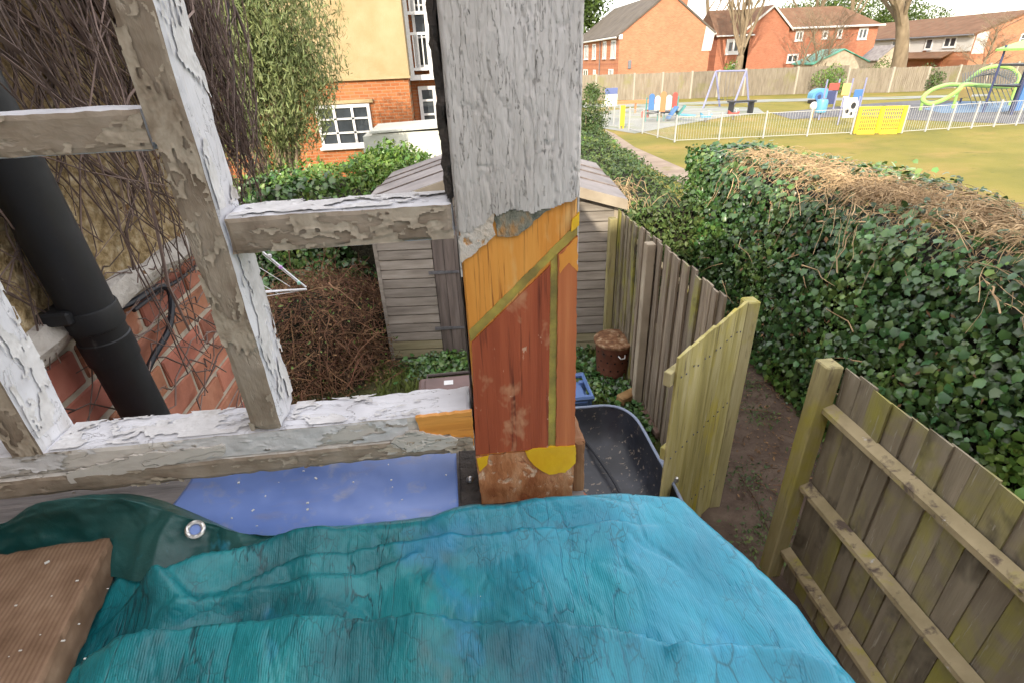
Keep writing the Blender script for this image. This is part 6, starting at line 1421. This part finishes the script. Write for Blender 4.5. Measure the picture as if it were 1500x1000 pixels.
# ------------------------------------------------------------------ board fence behind the playground
def board_fence(name, pix, label, h=1.95):
    pts = [onz(*p) for p in pix]; t = thing(name, (pts[0] + pts[-1]) / 2, label, 'fence')
    mfb = M(name + '_boards', [(.3, (.145, .12, .09)), (.7, (.225, .195, .15))], scale=2.2, stretch=(3, 3, .5), rough=.9, bump=.4, vary=.10, spots=[((.17, .16, .07), .8, (1, 1, 1), .55, .75)])
    mcp = flat('concrete_post', (.30, .27, .22), .9)
    for a, b in zip(pts[:-1], pts[1:]):
        L_ = np.linalg.norm(b - a); n_ = max(1, round(L_ / 2.9)); e = (b - a) / L_; nn = np.array([e[1], -e[0], 0])
        for i in range(n_):
            p = a + e * L_ * i / n_; w = L_ / n_; k = max(3, int(w / .14)); mb = MB()
            for j in range(k):
                q0 = p + e * (.08 + (w - .1) * j / k); q1 = p + e * (.08 + (w - .1) * (j + 1) / k - .004); zt = h + random.uniform(-.015, .015)
                mb.add([q0, q1, q1 + np.array([0, 0, zt]), q0 + np.array([0, 0, zt]), q0 + nn * .03, q1 + nn * .012, q1 + nn * .012 + np.array([0, 0, zt]), q0 + nn * .03 + np.array([0, 0, zt])], [(0, 3, 2, 1), (4, 5, 6, 7), (3, 7, 6, 2), (0, 4, 7, 3), (1, 2, 6, 5)])
            mb.build('panel', mfb, t, fix=False)
            mb = MB(); mb.box((p[0] - .07, p[1] - .09, 0), (p[0] + .07, p[1] + .05, h + .06)); mb.build('post', mcp, t)
    return t
board_fence('board_fence', [(820, 148), (927, 147), (1010, 145), (1087, 141), (1162, 138.5), (1236, 136.5)], 'weathered board fence with concrete posts behind the playground')
board_fence('far_board_fence', [(1236, 136.5), (1300, 136), (1352, 134)], 'grey board fence behind the big bare tree', 1.7)
board_fence('side_board_fence', [(1352, 133), (1440, 126), (1560, 119)], 'tan board fence behind the climbing net', 1.6)

# ------------------------------------------------------------------ estate houses
def gutter(t, a, b, r=.07, mat=None):
    mb = MB(); mb.tube([a, b], r, 6); mb.build('gutter', mat or m_white, t)
# A: gable end towards us
AY = 53.0; ax0, ax1 = ony(908, 50, AY)[0], ony(1043, 45, AY)[0]; ae = 4.95; axm = (ax0 + ax1) / 2; at_ = wz(984, -10, AY)
ha = thing('gable_house', (axm, AY + 6, 0), 'orange brick house with plain gable end behind the board fence, left of the bare tree', 'house')
AD = 17
mb = MB(); mb.prism([(ax0, AY, 0), (ax1, AY, 0), (ax1, AY, ae), (axm, AY, at_), (ax0, AY, ae)], (0, AD, 0)); mb.build('wall', m_obrick, ha)
for s in (0, 1):
    xe = ax0 - .35 if s == 0 else ax1 + .35; ze = ae - .35 * (at_ - ae) / (axm - ax0)
    mb = MB(); mb.prism([(xe, AY - .12, ze + .02), (axm, AY - .12, at_ + .02), (axm, AY - .12, at_ + .2), (xe, AY - .12, ze + .2)], (0, AD + .3, 0)); mb.build('roof_slope', m_roof_grey, ha)
    gutter(ha, (xe, AY - .1, ze + .05), (xe, AY + AD, ze + .05), .08)
mb = MB(); mb.box((ax0 - .02, AY + .3, 2.55), (ax0 - .012, AY + AD, 2.6)); mb.build('string_course', m_rbrick_x, ha)
for (y0, y1, z0, z1, c) in ((1.0, 2.5, 3.1, 4.6, 3), (4.2, 5.4, 3.1, 4.6, 2), (8.2, 9.6, 3.1, 4.5, 2), (11.5, 13.2, 3.1, 4.5, 2), (1.5, 3.0, .9, 2.2, 3), (8, 9, 1.0, 2.1, 2), (11.5, 13.5, 1.0, 2.1, 2)):
    window(ha, (ax0, AY + y0), (ax0, AY + y1), z0, z1, (-1, 0), c, 1, .11)
mb = MB(); mb.tube([(ax0 - .08, AY + 6.4, 0), (ax0 - .08, AY + 6.4, ae - .3)], .05, 6); mb.build('downpipe', m_iron, ha)
q = [ony(1035, 38, AY - .05), ony(1046, 42, AY - .05), ony(1043, 70, AY - .05), ony(1030, 70, AY - .05)]
mb = MB(); mb.prism([(ax1 - .8, AY - .06, 3.4), (ax1 + .1, AY - .06, 3.4), (ax1 + .3, AY - .06, ae), (ax1 - .6, AY - .06, ae + .55)], (0, .05, 0)); mb.build('render_patch', m_clad, ha)
mb = MB(); mb.box((ax1 - 2.1, AY + 3, at_ - 1.9), (ax1 - 1.3, AY + 3.8, at_ + .1)); mb.build('chimney', m_rbrick, ha)
mb = MB(); mb.box((ax0 + .9, AY - .12, 2.2), (ax0 + 1.2, AY - .01, 2.9), .03); mb.build('flue_box', m_iron, ha)
mb = MB(); mb.box((ax0 - .1, AY - .1, ae - .35), (ax0 + .25, AY - .01, ae + .05), .02); mb.build('eaves_box', m_white, ha)
# A2: set back, between A and B
a2 = thing('brick_house', (28.5, 62, 0), 'small brick house with white upper bay set back behind the bare tree', 'house')
Y2 = 60.0; x0, x1 = wx(1046, Y2), wx(1092, Y2)
mb = MB(); mb.box((x0, Y2, 0), (x1, Y2 + 6, 4.7)); mb.build('wall', m_rbrick, a2)
mb = MB(); mb.add([(x0 - .3, Y2 - .3, 4.7), (x1 + .3, Y2 - .3, 4.7), (x1 + .3, Y2 + 6, 4.7), (x0 - .3, Y2 + 6, 4.7), (x0, Y2 + 3, 7.2), (x1, Y2 + 3, 7.2)], [(0, 1, 5, 4), (2, 3, 4, 5), (1, 2, 5), (3, 0, 4), (0, 3, 2, 1)]); mb.build('roof', m_roof_brown, a2)
window(a2, (x0 + 1.0, Y2), (x0 + 2.6, Y2), 3.0, 4.4, (0, -1), 2, 1, .3); window(a2, (x0 + 1.9, Y2), (x0 + 2.7, Y2), .9, 2.1, (0, -1), 1, 2, .12)
gutter(a2, (x0 - .3, Y2 - .35, 4.68), (x1 + .3, Y2 - .35, 4.68))
# B: front gable on the left, hipped roof to the right
BY = 62.0; hb = thing('hipped_house', (wx(1180, BY), BY + 4, 0), 'red brick house with front gable and hipped brown roof between the bare trees', 'house')
g0, gm, g1_ = wx(1079, BY - 2), wx(1118, BY - 2), wx(1146, BY - 2); be = wz(1143, 43, BY); bt_ = wz(1118, 11, BY - 2); xe = wx(1272, BY)
mb = MB(); mb.prism([(g0, BY - 2, 0), (g1_, BY - 2, 0), (g1_, BY - 2, be), (gm, BY - 2, bt_), (g0, BY - 2, be - .3)], (0, 9, 0)); mb.build('gable_wall', m_rbrick, hb)
mb = MB(); mb.box((g1_ + .01, BY, 0), (xe, BY + 7, be)); mb.build('wall', m_rbrick, hb)
for (xa, za, xb, zb_) in ((g0 - .3, be - .55, gm, bt_), (g1_ + .3, be - .25, gm, bt_)):
    mb = MB(); mb.prism([(xa, BY - 2.2, za + .05), (xb, BY - 2.2, zb_ + .05), (xb, BY - 2.2, zb_ + .22), (xa, BY - 2.2, za + .22)], (0, 9.2, 0)); mb.build('gable_roof', m_roof_brown, hb)
    mb = MB(); mb.prism([(xa, BY - 2.28, za - .02), (xb, BY - 2.28, zb_ - .02), (xb, BY - 2.28, zb_ + .2), (xa, BY - 2.28, za + .2)], (0, .075, 0)); mb.build('barge_board', m_clad, hb)
rt = wz(1250, 8, BY + 3); mb = MB(); mb.add([(g1_ - 2.5, BY - .4, be - .02), (xe + .4, BY - .4, be - .02), (xe + .4, BY + 7.4, be - .02), (g1_ - 2.5, BY + 7.4, be - .02), (g1_ - 3.0, BY + 3.4, rt), (xe - 2.6, BY + 3.4, rt)], [(0, 1, 5, 4), (2, 3, 4, 5), (1, 2, 5), (3, 0, 4), (0, 3, 2, 1)]); mb.build('roof', m_roof_brown, hb)
gutter(hb, (g1_ + .1, BY - .45, be), (xe + .4, BY - .45, be), .1)
for (p0, p1, t0, t1, c) in ((1156, 1167, 46, 61, 2), (1194, 1202, 46, 58, 1), (1215, 1222, 43, 57, 1), (1245, 1258, 42, 59, 2)):
    window(hb, (wx(p0, BY), BY), (wx(p1, BY), BY), wz(p0, t1, BY), wz(p0, t0, BY), (0, -1), c, 1, .16)
for (p0, p1, t0, t1) in ((1150, 1166, 80, 93), (1178, 1192, 80, 96)): window(hb, (wx(p0, BY), BY), (wx(p1, BY), BY), wz(p0, t1, BY), wz(p0, t0, BY), (0, -1), 2, 1, .16)
# C: terrace, long side facing left, gable towards us
CY = 55.0; cx0 = ony(1432, 48, CY)[0]; ce = wz(1432, 49, CY); cxm = cx0 + 5.2; ct = wz(1500, 2, CY) + (cxm - wx(1500, CY)) * .62
hc = thing('terrace_house', (cx0 + 4, CY + 14, 0), 'brick terrace with white clad upper storey and brown tiled roof at far right', 'house')
CD = 34
mb = MB(); mb.prism([(cx0, CY, 0), (cx0 + 10.4, CY, 0), (cx0 + 10.4, CY, ce), (cxm, CY, ct), (cx0, CY, ce)], (0, CD, 0)); mb.build('wall', m_obrick, hc)
mb = MB(); mb.box((cx0 - .08, CY + .1, 2.35), (cx0 - .01, CY + 5.6, ce - .05)); mb.build('cladding', m_clad, hc)
mb = MB(); mb.box((cx0 - .08, CY + 6.2, 2.3), (cx0 - .01, CY + CD, ce - .05)); mb.build('cladding', m_clad, hc)
mb = MB(); mb.box((cx0 + .02, CY - .07, 2.1), (cx0 + 1.3, CY - .01, ce + .1)); mb.build('side_cladding', m_clad, hc)
for s in (0, 1):
    xe_ = cx0 - .4 if s == 0 else cx0 + 10.8; ze = ce - .2
    mb = MB(); mb.prism([(xe_, CY - .15, ze), (cxm, CY - .15, ct + .03), (cxm, CY - .15, ct + .22), (xe_, CY - .15, ze + .2)], (0, CD + .3, 0)); mb.build('roof_slope', m_roof_brown, hc)
gutter(hc, (cx0 - .45, CY - .1, ce - .12), (cx0 - .45, CY + CD, ce - .12), .09, m_iron)
for (y0, y1, z0, z1, c) in ((2.0, 3.6, 2.75, 3.75, 2), (5.0, 6.0, 2.6, 3.7, 1), (8.2, 11.0, 2.6, 3.7, 3), (14, 16.5, 2.6, 3.6, 3), (20, 22.5, 2.6, 3.6, 2), (26, 28, 2.6, 3.6, 2), (8.0, 11, .5, 1.7, 3), (14, 16, .5, 1.7, 2), (21, 23, .5, 1.7, 2)):
    window(hc, (cx0 - .085, CY + y0), (cx0 - .085, CY + y1), z0, z1, (-1, 0), c, 1, .14)
window(hc, (wx(1478, CY), CY), (wx(1487, CY), CY), wz(1478, 66, CY), wz(1478, 50, CY), (0, -1), 1, 2, .12)
mb = MB(); mb.prism([(cx0 - .1, CY + 2.0, 2.3), (cx0 - 1.4, CY + 2.0, 1.75), (cx0 - 1.4, CY + 2.0, 1.85), (cx0 - .1, CY + 2.0, 2.4)], (0, 7, 0)); mb.build('porch_roof', m_roof_brown, hc)
mb = MB(); mb.box((cx0 - .14, CY + 3.2, 0), (cx0 - .02, CY + 4.2, 1.7)); mb.build('front_door', flat('brown_door', (.18, .06, .03)), hc)

# garden buildings beyond the board fence
def small_shed(name, px, py, y, w, d, e, a, mw_, mr, label, cat='shed'):
    c = ony(px, py, y); t = thing(name, (c[0], y, 0), label, cat)
    mb = MB(); mb.prism([(c[0] - w/2, y, 0), (c[0] + w/2, y, 0), (c[0] + w/2, y, e), (c[0], y, a), (c[0] - w/2, y, e)], (0, d, 0)); mb.build('wall', mw_, t)
    for s in (-1, 1):
        mb = MB(); mb.prism([(c[0] + s * (w/2 + .15), y - .15, e - .08), (c[0], y - .15, a + .03), (c[0], y - .15, a + .1), (c[0] + s * (w/2 + .15), y - .15, e)], (0, d + .3, 0)); mb.build('roof_slope', mr, t)
    return t
m_gt = M('green_sheeting', [(.3, (.05, .26, .19)), (.7, (.10, .36, .27))], scale=1.2, rough=.4, bump=.5)
small_shed('green_roof_shed', 1232, 90, 50.0, 5.2, 3, 2.0, 3.0, m_barge, m_gt, 'long shed under crumpled green sheeting behind the board fence')
small_shed('grey_roof_shed', 1304, 90, 52.0, 2.6, 2.4, 2.0, 3.1, m_barge, m_shedroof, 'small shed with pale grey pitched roof left of the big trunk')

# ------------------------------------------------------------------ bare trees
def bare_tree(name, base, h, r, label, seed, levels=5, lean=(0, 0), spread=.55, low=.28, cf_=1.0):
    rs = random.Random(seed); t = thing(name, base, label, 'tree'); base = np.array(base, float); tr = MB(); lim = MB(); tw_ = MB()
    def grow(p, d, L_, rad_, lv):
        k = 4 if lv else 9; pts = [p]; rr = [rad_]; dd = np.array(d, float)
        for i in range(1, k + 1):
            dd = unit(dd + np.array([rs.gauss(0, .09), rs.gauss(0, .09), rs.gauss(0, .05) + .03])); pts.append(pts[-1] + dd * L_ / k); rr.append(rad_ * (1 - (.45 if lv == 0 else .6) * i / k))
        if lv == 0: rr[0] *= 1.35; rr[1] *= 1.08
        (tr if lv == 0 else lim if lv < 3 else tw_).tube(pts, rr, 10 if lv == 0 else 6 if lv < 3 else 3, cap=False)
        if lv >= levels: return
        n_ = [11, 6, 6, 5, 4][lv] if lv < 5 else 3
        for i in range(n_):
            u = (low + (1 - low) * (i + rs.random()) / n_) if lv == 0 else (.25 + .75 * (i + rs.random()) / n_); u = min(u, .999); ix = int(u * k); q = pts[ix] + (pts[ix + 1] - pts[ix]) * (u * k - ix)
            a = rs.uniform(0, 6.283); sd = np.array([math.cos(a), math.sin(a), 0]); nd = unit(dd * (1 - spread * .6) + sd * spread + np.array([0, 0, .18 if lv else .3]))
            grow(q, nd, L_ * rs.uniform(.42, .62) * (cf_ * (1.15 - .45 * u) if lv == 0 else 1), max(.008, rr[ix] * rs.uniform(.38, .55)), lv + 1)
    grow(base, (lean[0], lean[1], 1), h, r, 0)
    tr.build('trunk', m_bark, t, True, fix=False); tag(lim.build('limbs', m_bark, t, True, fix=False), kind='stuff'); tag(tw_.build('twigs', m_bark2, t, fix=False), kind='stuff'); return t
tb = onz(1309, 131); bare_tree('bare_tree', tb, 7.0, .62, 'big bare pollarded tree with thick trunk before the terrace', 5, 4, (.05, 0), .5, .45, 2.2)
tb = ony(1079, 120, 52.0); tb[2] = 0; bare_tree('bare_tree', tb, 6.5, .42, 'bare upright tree in front of the brick houses near the swings', 8, 4, (0, 0), .34, .35, 2.2)
bare_tree('bare_tree', (36, 75, 0), 14, .3, 'thin bare tree behind the roofs between the two middle houses', 12, 4, (0, 0), .6, .35)
bare_tree('bare_tree', (66, 92, 0), 17, .4, 'wide bare tree rising behind the terrace roof', 15, 4, (0, 0), .7, .35)
bare_tree('bare_tree', (54, 84, 0), 15, .35, 'slender bare tree behind the gap right of the hipped roof', 19, 4, (0, 0), .7, .3)
for i, (px, sd) in enumerate(((1170, 31), (1195, 37), (1205, 41))):
    b = ony(px, 110, 50.5); b[2] = 0
    bare_tree('bare_shrub', b, 5.0, .10, ('leafless brown shrub before the brick front, left of its two neighbours', 'leafless brown shrub before the brick front, between its two neighbours', 'leafless brown shrub before the brick front, right of its two neighbours')[i], sd, 3, (0, 0), .8, .1)
b = ony(1440, 95, 50.0); b[2] = 0; bare_tree('bare_shrub', b, 4.2, .12, 'domed leafless reddish shrub before the orange gable at far right', 51, 4, (0, 0), .9, .08)
# conifer mass behind the gable house and shrubs along the fence
blob_bush('evergreen_tree', 'dark green evergreen tree rising behind the orange gable house roof', (16.5, 74, 8.5), (5.5, 4.5, 7.5), 14000, (.30, .7), m_leaf_dark, OVAL_V, OVAL_F, .8, (0, 0, 1), .3, kindcat='tree', lumps=16, barkm=m_bark)
for (px, py, y, rx, rz, lb, mt) in ((864, 140, 44, .8, .9, 'small round dark bush against the board fence at left', m_leaf_hedge), (1213, 128, 42, 1.6, 1.2, 'yellow-green spreading bush against the board fence', m_leaf_ivy_l), (1275, 122, 42.5, 1.3, 1.5, 'dark green bush left of the big tree trunk', m_leaf_dark), (1320, 126, 42, 1.4, .8, 'low rusty brown bush at the foot of the big tree', m_leaf_dead), (1071, 106, 50.5, .9, 1.1, 'ivy clump at the foot of the upright bare tree', m_leaf_ivy_l), (1362, 120, 41.5, 1.3, 1.1, 'dark leafy bush left of the climbing net', m_leaf_hedge)):
    c = ony(px, py, y); blob_bush('garden_bush', lb, (c[0], y, max(rz * .75, c[2])), (rx, rx * .8, rz), 1500, (.10, .24), mt, OVAL_V, OVAL_F, lumps=7)
blob_bush('evergreen_tree', 'distant dark tree mass behind the terrace roof at top right', (85, 118, 8), (20, 6, 6), 26000, (.35, .7), m_leaf_dark, OVAL_V, OVAL_F, .8, (0, 0, 1), .3, kindcat='tree', lumps=14, barkm=m_bark)
